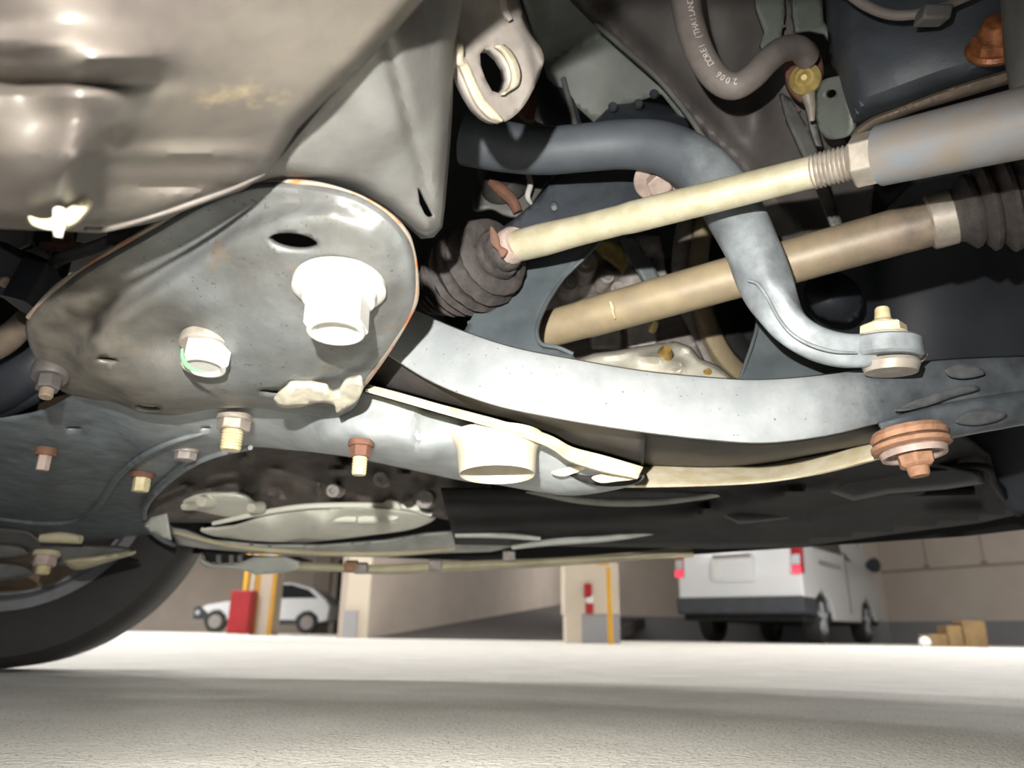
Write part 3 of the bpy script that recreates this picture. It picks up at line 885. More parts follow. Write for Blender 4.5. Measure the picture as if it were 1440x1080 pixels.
G().add(lathe(Q0.lerp(A_, .2) + (A_ - Q0) * 0, -(ax), [(0, 25 * k_), (.010, 24 * k_), (.012, 21 * k_)], 28)).obj('collar', M['zinc_dirty'], bt)

# ---------------------------------------------------------------- drive shaft
ds = thing('drive_shaft', P(1030, 390, .52), 'tan drive shaft passing behind the bent bar', 'drive shaft')
A_, B_ = P(735, 473, .60), P(1316, 311, .475)
n = 30
path = [A_.lerp(B_, i / n) for i in range(n + 1)]
rr = []
for i in range(n + 1):
    t = i / n
    d = .60 + (.475 - .60) * t
    w = 26.5 + 7.0 * t
    if t < .2:
        w -= 1.2
    rr.append(w * d / F)
g = G()
g.add(sweep(path, rr, seg=30)).obj('shaft_tube', M['shaft'], ds)
pp = [P(858, 424, .5465), P(861, 432, .546), P(862, 440, .5463), P(865, 448, .547)]
G().add(sweep(pp, [.0008, .0014, .0010, .0005], seg=8)).obj('paint_mark', M['cream_zinc'], ds)
axd = (B_ - A_).normalized()
k_ = .475 / F
G().add(lathe(P(1305, 314, .477), axd, [(0, 36 * k_), (.0015, 39 * k_), (.014, 39 * k_), (.0155, 36 * k_)], 36)).obj('band_clamp', M['steel'], ds)
pr = [(0, 36 * k_), (.004, 38 * k_)]
for t, a, b in ((.010, 52, 44), (.019, 62, 50), (.029, 70, 56), (.040, 78, 62), (.052, 84, 70), (.066, 88, 80), (.09, 92, 90)):
    pr += [(t - .0035, b * k_), (t, a * k_), (t + .0025, a * k_ * .98), (t + .005, b * k_ * 1.02)]
G().add(lathe(P(1338, 305, .471), axd, pr, 40)).obj('joint_boot', M['dusty_rubber'], ds, smooth=50)
# ---------------------------------------------------------------- upper right: inner wing, panels, hose, knuckle
iw = thing('inner_wing', P(980, 150, .6), 'brown grey inner wing panel sloping behind the rubber hose', 'body panel')
wd = rbf([(720, -260, .52), (1060, -260, .46), (780, -40, .62), (860, 40, .62), (960, 120, .60), (1060, 220, .60), (1180, 330, .62), (1100, -40, .55), (1150, 150, .58), (1000, -40, .57), (1200, 300, .62)])
ol = [(700, -260), (760, -60), (800, 0), (860, 60), (930, 120), (985, 185), (1020, 235), (1060, 290), (1110, 350), (1220, 345), (1230, 250), (1190, 200), (1150, 120), (1120, 40), (1100, -60), (1060, -260)]
w1 = lambda x, y: -.012 * math.exp(-(((x - 880) - (y - 60) * .95) / 26.0) ** 2)
w2 = gauss(1060, 170, 26, 50, -.012)
w3 = gauss(1020, 60, 50, 80, .012)
G().add(relief(ol, wd, step=8, smooth=False, bump=lambda x, y: w1(x, y) + w2(x, y) + w3(x, y))).obj('pressed_panel', M['wing'], iw, solid=.002)
G().add(pxtube([(838, 34, .612, 4), (880, 70, .607, 4), (925, 110, .597, 4), (965, 158, .592, 4), (990, 195, .592, 4), (1020, 232, .595, 6), (1050, 285, .60, 6)], seg=10)).obj('weld_flange', M['rail'], iw)

gp = thing('body_panel', P(850, 100, .66), 'smooth grey green panel behind the tow hook', 'body panel')
gd = rbf([(740, -40, .62), (760, 160, .68), (830, 170, .68), (930, 140, .65), (860, 40, .65), (800, -40, .63)])
ol = [(720, -60), (735, 0), (755, 60), (770, 110), (800, 140), (835, 172), (870, 150), (930, 132), (960, 170), (980, 160), (880, 50), (800, -20), (790, -60)]
p1 = lambda x, y: .006 * math.exp(-(((y - 70) + (x - 800) * .45) / 12.0) ** 2)
G().add(relief(ol, gd, step=8, smooth=False, bump=p1)).obj('pressed_panel', M['green_panel'], gp, solid=.002)

mt = thing('rubber_mount', P(900, 160, .64), 'dark blue round mount showing above the bend of the thick bar', 'mount')
G().add(lathe(P(902, 200, .66), Vector((0, -.75, .35)), [(0, 76 * .65 / F), (.01, 72 * .65 / F), (.02, 60 * .65 / F), (.024, 40 * .65 / F)], 36)).obj('mount_body', M['mount'], mt)
for x, y in ((862, 150), (898, 146), (920, 132)):
    G().add(lathe(P(x, y, .632), Vector((0, -1, -.3)), [(0, 7 * .63 / F), (.002, 5 * .63 / F)], 12)).obj('drip_bead', M['mount'], mt)

# dark bracket pieces behind the hook, left of the bar
bk = thing('steering_rack_end', P(700, 260, .66), 'dark rusty joint housing below the bar left end', 'joint housing')
G().add(relief([(670, 215), (690, 222), (730, 236), (760, 232), (772, 248), (745, 288), (728, 302), (708, 300), (690, 292), (668, 294), (664, 280), (674, 255)], rbf([(670, 215, .65), (730, 300, .63), (770, 240, .66), (670, 290, .64)]), step=6)).obj('housing_plate', M['rail'], bk, solid=.004)
G().add(lathe(P(710, 262, .64), Vector((-.2, -.8, .2)), [(0, 34 * .64 / F), (.006, 32 * .64 / F), (.012, 24 * .64 / F), (.014, 12 * .64 / F)], 28)).obj('dark_cap', M['rubber'], bk)
G().add(pxtube([(690, 255, .625, 6), (705, 268, .622, 9), (720, 282, .62, 8), (728, 298, .62, 7)], seg=10)).obj('rust_patch', M['rust_dark'], bk)
G().add(pxtube([(741, 242, .62, 3), (746, 258, .617, 4), (742, 276, .616, 4), (748, 288, .62, 2)], seg=8)).obj('pale_clip', M['zinc'], bk)

st = thing('dark_pipe', P(790, 160, .7), 'dark ribbed pipe behind the tow hook tip', 'pipe')
G().add(pxtube([(770, 90, .70, 26), (778, 130, .69, 26), (790, 170, .68, 26), (800, 205, .68, 24)], seg=20)).obj('pipe_body', M['mount'], st)
G().add(pxtube([(792, 110, .665, 4), (802, 150, .66, 4), (812, 190, .66, 4)], seg=8)).obj('pipe_rib', M['rail'], st)
fl = thing('rusty_flange', P(742, 160, .72), 'small brown and pale flange peeking out under the tow hook', 'flange')
G().add(relief([(728, 150), (748, 130), (760, 140), (752, 168), (736, 168)], lambda x, y: .72, step=5)).obj('rusty_plate', M['rust_dark'], fl, solid=.004)
G().add(relief([(752, 166), (760, 142), (772, 150), (770, 172)], lambda x, y: .715, step=5)).obj('pale_plate', M['zinc'], fl, solid=.003)

# brake hose
hs = thing('brake_hose', P(1000, 100, .5), 'grey rubber brake hose with printed lettering, curving to a fitting', 'hose')
hp = [(964, -220, .49, 22), (960, -120, .497, 21.5), (961, -40, .50, 21), (964, 0, .50, 20.5), (972, 40, .497, 20), (988, 82, .492, 19.5), (1010, 112, .487, 19), (1034, 121, .483, 18.5), (1058, 108, .483, 18), (1080, 85, .487, 18), (1100, 70, .495, 17.5), (1122, 68, .505, 17), (1136, 82, .515, 16)]
hsamp = cr(hp, 10)
hpath = [P(a[0], a[1], a[2]) for a in hsamp]
hr = [a[3] * a[2] / F for a in hsamp]
G().add(sweep(hpath, hr, seg=24)).obj('hose_tube', M['hose'], hs)
# white print, letters standing on the hose and reading upwards
txt = '2006  DOREI (THAILAND)'
cum = [0.0]
for i in range(len(hpath) - 1):
    cum.append(cum[-1] + (hpath[i + 1] - hpath[i]).length)


def along(sv):
    sv = max(0.0, min(cum[-1] - 1e-6, sv))
    for i in range(len(cum) - 1):
        if cum[i + 1] >= sv:
            t = (sv - cum[i]) / max(1e-9, cum[i + 1] - cum[i])
            return hpath[i].lerp(hpath[i + 1], t), (hpath[i + 1] - hpath[i]).normalized(), hr[i]
    return hpath[-1], (hpath[-1] - hpath[-2]).normalized(), hr[-1]


def nearest_s(px, py):
    best = min(range(len(hsamp)), key=lambda i: (hsamp[i][0] - px) ** 2 + (hsamp[i][1] - py) ** 2)
    return cum[best]


sA, sB = nearest_s(1036, 121), nearest_s(963, 3)
tg = G()
nchar = len(txt)
hh = 15.5 * .49 / F
for i, ch in enumerate(txt):
    if ch == ' ':
        continue
    cu = bpy.data.curves.new('glyph', 'FONT')
    cu.body = ch
    cu.size = 11.8 * .49 / F
    cu.align_x = 'CENTER'
    cu.resolution_u = 3
    cu.offset = .00005
    to = bpy.data.objects.new('glyph', cu)
    me = bpy.data.meshes.new_from_object(to)
    sv = sA + (sB - sA) * (i + .5) / nchar
    c, t, r = along(sv)
    xdir = -t
    nrm = (CAM - c)
    nrm = (nrm - t * nrm.dot(t)).normalized()
    ydir = nrm.cross(xdir).normalized()
    V = []
    for v in me.vertices:
        yy = v.co.y - 10.0 * .49 / F
        an = yy / r
        V.append(c + xdir * v.co.x + (nrm * math.cos(an) + ydir * math.sin(an)) * (r * 1.012))
    tg.add((V, [list(p.vertices) for p in me.polygons]))
    bpy.data.objects.remove(to)
    bpy.data.curves.remove(cu)
    bpy.data.meshes.remove(me)
tg.obj('printed_lettering', M['print'], hs, smooth=0)

bj2 = thing('banjo_fitting', P(1135, 105, .5), 'tan round hose fitting with rusty collar at the knuckle', 'hose fitting')
G().add(relief([(1106, 82), (1120, 84), (1128, 60), (1142, 58), (1152, 72), (1158, 95), (1156, 120), (1146, 140), (1128, 140), (1110, 120)], lambda x, y: .53, step=5)).obj('rusty_collar', M['rust_dark'], bj2, solid=.006)
G().add(lathe(P(1133, 112, .525), (CAM - P(1133, 112, .525)) + Vector((-.05, 0, .1)), [(0, 22 * .52 / F), (.004, 21 * .52 / F), (.007, 15 * .52 / F), (.0085, 13 * .52 / F), (.007, 10 * .52 / F), (.010, 6 * .52 / F), (.011, 4 * .52 / F)], 28)).obj('round_cap', M['yellow_zinc'], bj2)
G().add(sweep([P(1136, 132, .525), P(1140, 150, .527), P(1142, 170, .53)], [.005, .0035, .002], seg=12)).obj('bleed_nipple', M['steel'], bj2)

# knuckle
kn = thing('steering_knuckle', P(1300, 90, .5), 'dark blue cast knuckle filling the upper right corner', 'steering knuckle')
kd = rbf([(1160, -240, .43), (1640, -240, .36), (1640, 60, .39), (1180, -40, .50), (1170, 60, .49), (1200, 190, .485), (1300, 60, .45), (1300, 160, .46), (1440, 110, .42), (1440, -40, .43), (1380, 40, .435), (1250, 100, .462)])
ol = [(1150, -240), (1158, -60), (1162, 20), (1166, 80), (1180, 130), (1190, 165), (1198, 184), (1215, 174), (1260, 158), (1330, 132), (1400, 112), (1430, 102), (1500, 90), (1640, 66), (1640, -240)]
G().add(relief(ol, kd, step=9, roll=(34, .03), smooth=False)).obj('casting', M['knuckle'], kn, solid=.006)
G().add(relief([(1196, 188), (1222, 166), (1262, 150), (1330, 124), (1400, 102), (1440, 92), (1440, 110), (1400, 124), (1340, 142), (1280, 160), (1232, 180), (1205, 196)], rbf([(1196, 188, .482), (1330, 124, .447), (1440, 100, .420), (1280, 160, .462), (1222, 166, .47)]), step=6, roll=(7, .008))).obj('dusty_rim', M['dust_rim'], kn, solid=.003)
# side ear with hole
ed = rbf([(1140, 130, .53), (1190, 190, .51), (1186, 100, .50), (1150, 190, .535)])
G().add(relief([(1152, 118), (1172, 108), (1186, 112), (1194, 150), (1196, 186), (1170, 196), (1152, 184), (1146, 150)], ed, holes=[ell(1167, 132, 9, 6, 16, -.3)], step=5)).obj('ear', M['green_panel'], kn, solid=.004)
G().add(relief([(1115, -60), (1116, 20), (1120, 44), (1140, 42), (1160, 46), (1170, 58), (1168, 44), (1158, 30), (1152, -60)], lambda x, y: .54, step=6, smooth=False)).obj('upper_lug', M['green_panel'], kn, solid=.004)

kb = thing('knuckle_bolt', P(1395, 50, .42), 'copper coloured rusty bolt in the dark knuckle at the upper right', 'bolt')
ax = (CAM - P(1395, 60, .43)).normalized() * .75 + _u * .72 + _r * .12
k_ = .42 / F
o0 = P(1398, 72, .43)
G().add(lathe(o0, ax, [(0, 36 * k_), (.002, 38 * k_), (.004, 34 * k_)], 36)).obj('washer', M['copper_rust'], kb)
G().add(lathe(o0, ax, [(.003, 32 * k_), (.009, 31 * k_), (.010, 27 * k_)], 6, .2)).obj('hex_nut', M['copper_rust'], kb, smooth=20)
G().add(lathe(o0, ax, [(.010, 24 * k_), (.013, 24 * k_), (.016, 21 * k_), (.0185, 20 * k_), (.0195, 16 * k_)], 24)).obj('stud', M['copper_rust'], kb)

wr = thing('sensor_wire', P(1280, 10, .43), 'grey sensor wire with clip along the top of the knuckle', 'wire')
G().add(pxtube([(1180, -20, .455, 7), (1215, 6, .45, 7), (1250, 20, .44, 7), (1285, 20, .432, 7), (1330, 8, .425, 6), (1400, -20, .42, 5)], seg=12)).obj('cable', M['hose'], wr)
G().add(box(P(1312, 22, .425), _r * 20 * .42 / F, (_u * .9 + _r * .2) * 12 * .42 / F, _f * .006)).obj('cable_clip', M['rail'], wr, bevel=.0015)

# right hand damper / cylinder edge
dm = thing('damper_tube', P(1440, 60, .38), 'grey edge of a damper tube at the upper right corner', 'damper')
G().add(sweep([P(1440, -300, .34), P(1462, -60, .40), P(1470, 60, .40), P(1478, 130, .40)], [.019, .019, .019, .018], seg=28)).obj('tube', M['rail'], dm)

# narrow strips behind the rod
rs = thing('bracket_strip', P(1140, 200, .6), 'narrow grey bracket strip running down behind the tie rod thread', 'bracket', 'grey strips beside the hose fitting')
G().add(relief([(1098, 130), (1112, 138), (1142, 190), (1162, 250), (1186, 318), (1172, 322), (1150, 262), (1128, 212), (1108, 168)], lambda x, y: .575 - (y - 130) * .0002, step=6, smooth=False)).obj('strip', M['rail'], rs, solid=.004)
rs2 = thing('bracket_strip', P(1155, 190, .6), 'thin second strip hanging beside the hose fitting', 'bracket', 'grey strips beside the hose fitting')
G().add(relief([(1134, 150), (1142, 152), (1152, 190), (1156, 206), (1148, 204), (1140, 180)], lambda x, y: .55, step=5, smooth=False)).obj('strip', M['rail'], rs2, solid=.003)

rs3 = thing('bracket_strip', P(1080, 50, .6), 'grey green flange strip beside the brake hose near the top edge', 'bracket', 'grey strips beside the hose fitting')
G().add(relief([(1060, -40), (1064, 10), (1076, 44), (1070, 62), (1084, 104), (1096, 66), (1104, 20), (1102, -40)], lambda x, y: .545, step=6, smooth=False)).obj('strip', M['green_panel'], rs3, solid=.004)
# splash liner (black) to the right
sl = thing('splash_liner', P(1280, 450, .75), 'black wheel arch liner panel behind the bar end at right', 'liner')
ld = rbf([(1080, 330, .68), (1200, 330, .72), (1240, 420, .76), (1250, 330, .73), (1500, 330, .62), (1500, 720, .72), (1660, 330, .54), (1660, 700, .62), (1430, 720, .76), (1250, 560, .78), (1380, 500, .72), (1100, 560, .74)])
ol = [(1090, 330), (1110, 365), (1160, 330), (1230, 310), (1300, 240), (1500, 170), (1660, 120), (1660, 690), (1500, 712), (1432, 724), (1424, 722), (1396, 676), (1390, 640), (1250, 600), (1160, 560), (1080, 560), (1060, 480)]
l1 = lambda x, y: .02 / (1 + math.exp(-((x - 1228) - (y - 400) * .05) / 4.0))
G().add(relief(ol, ld, step=12, smooth=False, bump=l1)).obj('moulded_sheet', M['black_plastic'], sl, solid=.003)
G().add(relief(ell(1172, 418, 44, 36, 24, .5), lambda x, y: .69 - .03 * max(0, 1 - ((x - 1172) / 44) ** 2 - ((y - 418) / 36) ** 2), step=6)).obj('moulded_boss', M['black_plastic'], sl, solid=.004)

# undertray
ut = thing('undertray', P(1150, 700, .85), 'black ribbed plastic undertray below the control arm, lower right', 'undertray')
ud = rbf([(640, 700, .80), (640, 760, .98), (900, 700, .80), (900, 760, .98), (1100, 680, .72), (1100, 770, .98), (1300, 650, .68), (1300, 745, .92), (1430, 724, .84), (1400, 680, .76), (1380, 640, .70)])
ol = [(620, 690), (760, 690), (900, 680), (1100, 655), (1240, 620), (1340, 600), (1392, 640), (1400, 672), (1440, 722), (1380, 735), (1250, 752), (1120, 770), (1000, 772), (900, 770), (760, 768), (640, 766)]


def tray(x, y):
    v = 0
    v += -.016 * math.exp(-((y - (742 - (x - 640) * .05 - max(0, x - 960) * .16)) / 7.0) ** 2) * (x < 1180)
    v += .02 * math.exp(-((y - (700 + (x - 800) * .02)) / 8.0) ** 2) * (x < 1000)
    if 985 < x < 1135 and 690 < y < 735 and (y - 690) > (1030 - x) * .6 and (y - 690) < 45 - (1135 - x) * 0.05:
        v -= .012
    if 1300 < x < 1380 and 655 < y < 715:
        v += .012
    if 1210 < x < 1330 and 690 < y < 705:
        v -= .010
    return v


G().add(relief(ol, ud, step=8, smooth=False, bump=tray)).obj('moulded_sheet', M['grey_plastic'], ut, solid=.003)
G().add(pxtube([(720, 770, .98, 3), (780, 762, .97, 5), (860, 756, .96, 5), (940, 742, .95, 5), (1000, 722, .92, 4), (1060, 706, .88, 3)], seg=10)).obj('pale_rib', M['strip'], ut)
G().add(pxtube([(740, 690, .79, 3), (820, 704, .79, 5), (900, 707, .79, 5), (980, 700, .78, 4), (1040, 690, .77, 3)], seg=10)).obj('upper_rib', M['strip'], ut)
G().add(pxtube([(1300, 660, .70, 4), (1382, 656, .705, 5), (1398, 680, .745, 5), (1418, 706, .80, 5), (1432, 722, .83, 5)], seg=10)).obj('outer_rib', M['grey_plastic'], ut)
G().add(pxtube([(990, 745, .93, 3), (1030, 720, .90, 4), (1075, 700, .87, 5), (1130, 715, .88, 5)], seg=10)).obj('cross_rib', M['grey_plastic'], ut)
G().add(pxtube([(1215, 697, .80, 8), (1280, 690, .79, 9), (1370, 690, .77, 7)], seg=10)).obj('side_rib', M['grey_plastic'], ut)

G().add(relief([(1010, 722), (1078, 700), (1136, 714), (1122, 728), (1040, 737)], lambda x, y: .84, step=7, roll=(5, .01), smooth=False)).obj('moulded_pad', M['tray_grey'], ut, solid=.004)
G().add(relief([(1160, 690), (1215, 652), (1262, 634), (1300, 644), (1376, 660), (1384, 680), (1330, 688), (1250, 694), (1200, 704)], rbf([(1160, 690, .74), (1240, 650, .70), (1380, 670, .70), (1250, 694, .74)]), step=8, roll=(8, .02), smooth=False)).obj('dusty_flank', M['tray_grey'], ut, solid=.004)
G().add(pxtube([(640, 752, .95, 4), (700, 752, .95, 5), (760, 758, .95, 3)], seg=10)).obj('front_rib', M['strip'], ut)
G().add(pxtube([(960, 726, .88, 3), (1040, 700, .84, 3), (1100, 678, .80, 4)], seg=10)).obj('slanted_rib', M['tray_grey'], ut)
# engine block / gearbox seen through the round cut-out
eb = thing('engine_block', P(450, 690, .9), 'oily dark engine casting seen behind the subframe cut-out', 'engine')
ed = rbf([(220, 720, .92), (250, 640, .80), (420, 620, .78), (640, 660, .82), (660, 720, .95), (450, 700, .92)])
ol = [(200, 735), (220, 690), (250, 645), (330, 610), (480, 625), (600, 645), (690, 660), (690, 745), (600, 725), (500, 712), (380, 725), (300, 735)]
rg = random.Random(5)
bl = [gauss(rg.uniform(250, 660), rg.uniform(640, 715), rg.uniform(6, 20), rg.uniform(5, 12), rg.uniform(-.035, .03)) for _ in range(60)]
G().add(relief(ol, ed, step=6, smooth=False, bump=lambda x, y: sum(b(x, y) for b in bl))).obj('casting', M['engine'], eb, solid=.004)
for i, (x, y, r) in enumerate(((378, 642, 8), (400, 660, 7), (445, 650, 8), (536, 674, 10), (598, 702, 12), (470, 690, 9))):
    G().add(lathe(P(x, y, .86), Vector((0, -1, -.2)), [(-.02, r * 1.2 * .86 / F), (0, r * .86 / F), (.008, r * .86 / F), (.008, r * .5 * .86 / F), (.003, r * .45 * .86 / F)], 18)).obj('bolt_boss', M['alu_dark'], eb)
op = thing('oil_pan', P(430, 735, .95), 'pale oil pan with stepped lip below the engine casting', 'oil pan')
pd = rbf([(282, 745, .98), (380, 722, .935), (450, 712, .93), (600, 722, .95), (380, 742, .955), (450, 742, .955), (560, 738, .96), (580, 746, 1.0), (440, 762, 1.12), (310, 757, 1.06), (520, 754, 1.06)])
ol = [(282, 745), (330, 738), (380, 722), (430, 714), (500, 712), (560, 716), (600, 724), (612, 730), (580, 744), (520, 753), (440, 762), (380, 762), (310, 756)]
G().add(relief(ol, pd, step=6, roll=(5, .012))).obj('pan_shell', M['pan'], op, solid=.004)
for x0, x1, y in ((455, 500, 730), (505, 560, 731)):
    G().add(pxtube([(x0, y, .955, 5), ((x0 + x1) / 2, y - 2, .95, 7), (x1, y, .955, 5)], seg=10)).obj('cast_rib', M['pan'], op)
G().add(pxtube([(300, 736, .96, 3), (380, 719, .92, 4), (450, 711, .91, 4), (560, 712, .93, 4), (606, 724, .95, 3)], seg=10)).obj('pan_flange', M['pan'], op)
gs = thing('gearbox_sump', P(310, 710, .93), 'rounded pale gearbox housing left of the oil pan', 'gearbox housing')
gd2 = rbf([(250, 700, .90), (300, 690, .86), (350, 705, .88), (370, 720, .94), (300, 728, .95), (255, 715, .92)])
G().add(relief([(246, 702), (262, 694), (300, 690), (340, 692), (358, 705), (366, 716), (352, 726), (320, 731), (285, 726), (256, 718)], gd2, step=5, roll=(10, .03))).obj('housing', M['pan'], gs, solid=.004)
for x, y, r in ((286, 705, 9), (356, 714, 8), (262, 712, 6)):
    G().add(lathe(P(x, y, .88), Vector((-.1, -1, -.2)), [(-.02, r * 1.1 * .88 / F), (0, r * .88 / F), (.005, r * .8 * .88 / F)], 16)).obj('boss', M['alu'], gs)
for x, y, r in ((550, 716, 10), (585, 706, 8)):
    G().add(lathe(P(x, y, .93), Vector((0, -1, -.5)), [(-.03, r * 1.2 * .9 / F), (0, r * 1.6 * .9 / F), (.006, r * 1.5 * .9 / F)], 18)).obj('drain_boss', M['pan'], op)

# front cross strips below the engine
cs = thing('cross_member', P(500, 770, 1.05), 'long grey cross member strip across the front lower edge', 'cross member')
cd = rbf([(240, 745, 1.0), (700, 745, 1.02), (700, 775, 1.1), (250, 765, 1.05), (500, 770, 1.08), (960, 765, 1.06)])
ol = [(236, 740), (262, 744), (300, 758), (370, 764), (450, 765), (540, 758), (600, 748), (660, 744), (740, 752), (780, 758), (730, 768), (690, 776), (620, 778), (540, 784), (440, 782), (360, 778), (290, 772), (250, 766)]
G().add(relief(ol, cd, step=6, roll=(6, .02), smooth=False, bump=lambda x, y: .012 * (math.sin(x * .09) > .6))).obj('strip', M['strip'], cs, solid=.005)
G().add(relief([(203, 740), (212, 728), (234, 722), (240, 760), (226, 754)], lambda x, y: .92, step=5, smooth=False)).obj('end_gusset', M['strip'], cs, solid=.004)
G().add(pxtube([(244, 748, .98, 3), (330, 768, 1.03, 3), (450, 778, 1.07, 3.5), (560, 778, 1.07, 3), (640, 772, 1.05, 2)], seg=8)).obj('edge_bead', M['cream_strip'], cs)
bs = thing('bumper_support', P(650, 800, 1.15), 'cream lower bumper support strip stretched along the bottom edge', 'bumper support')
G().add(loft([[(420, 792, 1.13), (470, 793, 1.13), (540, 794, 1.14), (640, 789, 1.14), (760, 785, 1.14), (860, 780, 1.13), (975, 774, 1.12)],
              [(420, 799, 1.125), (470, 800, 1.125), (540, 803, 1.135), (640, 798, 1.135), (760, 792, 1.135), (860, 786, 1.125), (975, 777, 1.115)],
              [(420, 803, 1.14), (470, 804, 1.14), (540, 808, 1.15), (640, 804, 1.15), (760, 798, 1.15), (860, 791, 1.14), (975, 780, 1.13)]], 5, 3)).obj('strip', M['cream_strip'], bs, solid=.01)
for x, y, m in ((494, 796, 'rust'), (508, 799, 'alu_dark'), (612, 794, 'alu_dark'), (716, 781, 'alu_dark')):
    G().add(box(P(x, y, 1.125), _r * 9 * 1.12 / F, _u * 7 * 1.12 / F, _f * .008)).obj('clip', M[m], bs, bevel=.002)
rb = thing('radiator_bracket', P(330, 785, 1.1), 'grey folded bracket hanging left of the bumper support', 'bracket')
G().add(relief([(284, 788), (300, 794), (330, 795), (356, 784), (400, 783), (425, 792), (424, 800), (400, 806), (360, 808), (342, 802), (310, 799), (290, 798), (280, 792), (283, 778)], lambda x, y: 1.13, step=6, smooth=False)).obj('folded_plate', M['strip'], rb, solid=.006)
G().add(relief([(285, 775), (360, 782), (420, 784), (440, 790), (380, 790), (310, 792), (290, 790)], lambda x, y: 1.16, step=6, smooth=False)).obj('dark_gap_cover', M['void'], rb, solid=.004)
for x in (308, 326, 338):
    G().add(box(P(x, 786, 1.15), _r * 3 * 1.1 / F, _u * 6 * 1.1 / F, _f * .003)).obj('fin', M['blue_steel'], rb)

# pieces above the left wheel
lf = thing('lower_arm', P(110, 765, .9), 'grey lower arm of the far wheel with stacked flanges', 'suspension arm')
for pts, d, mm in (([(-60, 742), (30, 742), (60, 756), (110, 764), (170, 768), (190, 776), (140, 786), (90, 796), (60, 790), (30, 770), (-60, 776)], .95, 'rail'),
                   ([(-60, 762), (20, 765), (40, 774), (36, 782), (0, 788), (-60, 788)], .92, 'rail'),
                   ([(-60, 790), (10, 790), (38, 796), (46, 808), (10, 816), (-60, 818)], .93, 'rail'),
                   ([(92, 786), (140, 780), (186, 774), (188, 780), (160, 788), (120, 800), (100, 800)], .9, 'cream_strip')):
    G().add(relief(pts, rbf([(p[0], p[1], d + .002 * i) for i, p in enumerate(pts)]), step=6, roll=(6, .015))).obj('pressed_flange', M[mm], lf, solid=.004)
G().add(pxtube([(58, 757, .9, 6), (86, 756, .9, 8), (114, 759, .9, 6)], seg=12)).obj('sleeve', M['cream_strip'], lf)
ab = flange_bolt('arm_bolt', P(66, 778, .88), Vector((.05, -.1, -1)), 17 * .88 / F, .004, 15 * .88 / F, .012, 'tan bolt on the far wheel arm above the tyre', M['cream_strip'], M['zinc_dirty'], dish=False, stud=(9 * .88 / F, .010), m_s=M['cream_zinc'])

# left edge: dark bits over the bracket
lb = thing('connector_housing', P(50, 390, .45), 'black angular connector housing at the left edge', 'connector')
G().add(box(P(18, 385, .46), (_r * .9 - _u * .45) * 44 * .46 / F, (_u + _r * .4) * 30 * .46 / F, _f * .012)).obj('housing', M['black_plastic'], lb, bevel=.002)
G().add(sweep([P(62, 382, .45), P(50, 405, .445), P(34, 432, .44)], [.0125, .0125, .012], [.009, .009, .009], seg=16, power=5)).obj('sleeve', M['black_plastic'], lb)
G().add(box(P(46, 362, .47), (_r * .95 - _u * .4) * 26 * .46 / F, (_u) * 3 * .46 / F, _f * .014)).obj('rim', M['grey_plastic'], lb, bevel=.001)
G().add(lathe(P(8, 396, .44), (CAM - P(8, 396, .44)), [(0, 9 * .44 / F), (.004, 8 * .44 / F), (.005, 5 * .44 / F)], 16)).obj('screw', M['zinc_dirty'], lb)
rc = thing('rusty_clamp', P(85, 340, .5), 'small brown rusty clamp under the pale clip', 'clamp')
G().add(box(P(90, 347, .47), _r * 28 * .47 / F, (_u + _r * .15) * 5 * .47 / F, _f * .006)).obj('clamp_plate', M['rust_dark'], rc, bevel=.001)
G().add(box(P(88, 335, .47), _r * 10 * .47 / F, _u * 10 * .47 / F, _f * .005)).obj('clamp_tab', M['rust_dark'], rc, bevel=.001)
dk = thing('grey_cover', P(40, 360, .5), 'dull grey moulded cover behind the rusty clamp', 'cover')
G().add(relief([(24, 352), (62, 346), (66, 362), (56, 372), (40, 368), (26, 362)], lambda x, y: .5, step=5, smooth=False)).obj('moulding', M['rail'], dk, solid=.006)
G().add(relief([(-40, 318), (0, 320), (40, 322), (36, 342), (14, 352), (-40, 360)], lambda x, y: .48, step=6, smooth=False)).obj('dusty_moulding', M['rail'], dk, solid=.006)
G().add(pxtube([(60, 380, .47, 7), (90, 362, .465, 9), (140, 345, .46, 9), (170, 330, .455, 7)], seg=12)).obj('curved_pipe', M['rail'], dk)
G().add(relief([(148, 345), (152, 322), (175, 322), (262, 286), (268, 292), (210, 322)], lambda x, y: .40, step=6, smooth=False)).obj('dark_edge', M['rubber'], dk, solid=.003)
bo = thing('bushing_arm', P(10, 470, .5), 'grey brown curved bushing arm at the left edge behind the bracket', 'suspension arm')
G().add(pxtube([(-30, 495, .5, 22), (0, 482, .495, 20), (20, 468, .49, 18), (38, 448, .485, 15)], seg=18)).obj('arm', M['dust_rim'], bo)
bh = thing('black_hose', P(20, 540, .55), 'broad black hose below the bushing arm at the left edge', 'hose')
G().add(pxtube([(-40, 560, .56, 34), (0, 545, .55, 36), (40, 520, .54, 34), (70, 500, .54, 28)], seg=20)).obj('tube', M['black_plastic'], bh)
G().add(pxtube([(-40, 590, .57, 14), (0, 575, .56, 16), (50, 552, .55, 16), (90, 540, .55, 14)], seg=14)).obj('lower_tube', M['black_plastic'], bh)
flange_bolt('rusted_nut', P(72, 520, .43), Vector((.15, -.2, -1)), 24 * .43 / F, .006, 16 * .43 / F, .008, 'brown caked nut below the left end of the bracket', M['wing'], M['wing'], dish=False, stud=(9 * .43 / F, .006), m_s=M['dust_rim'])

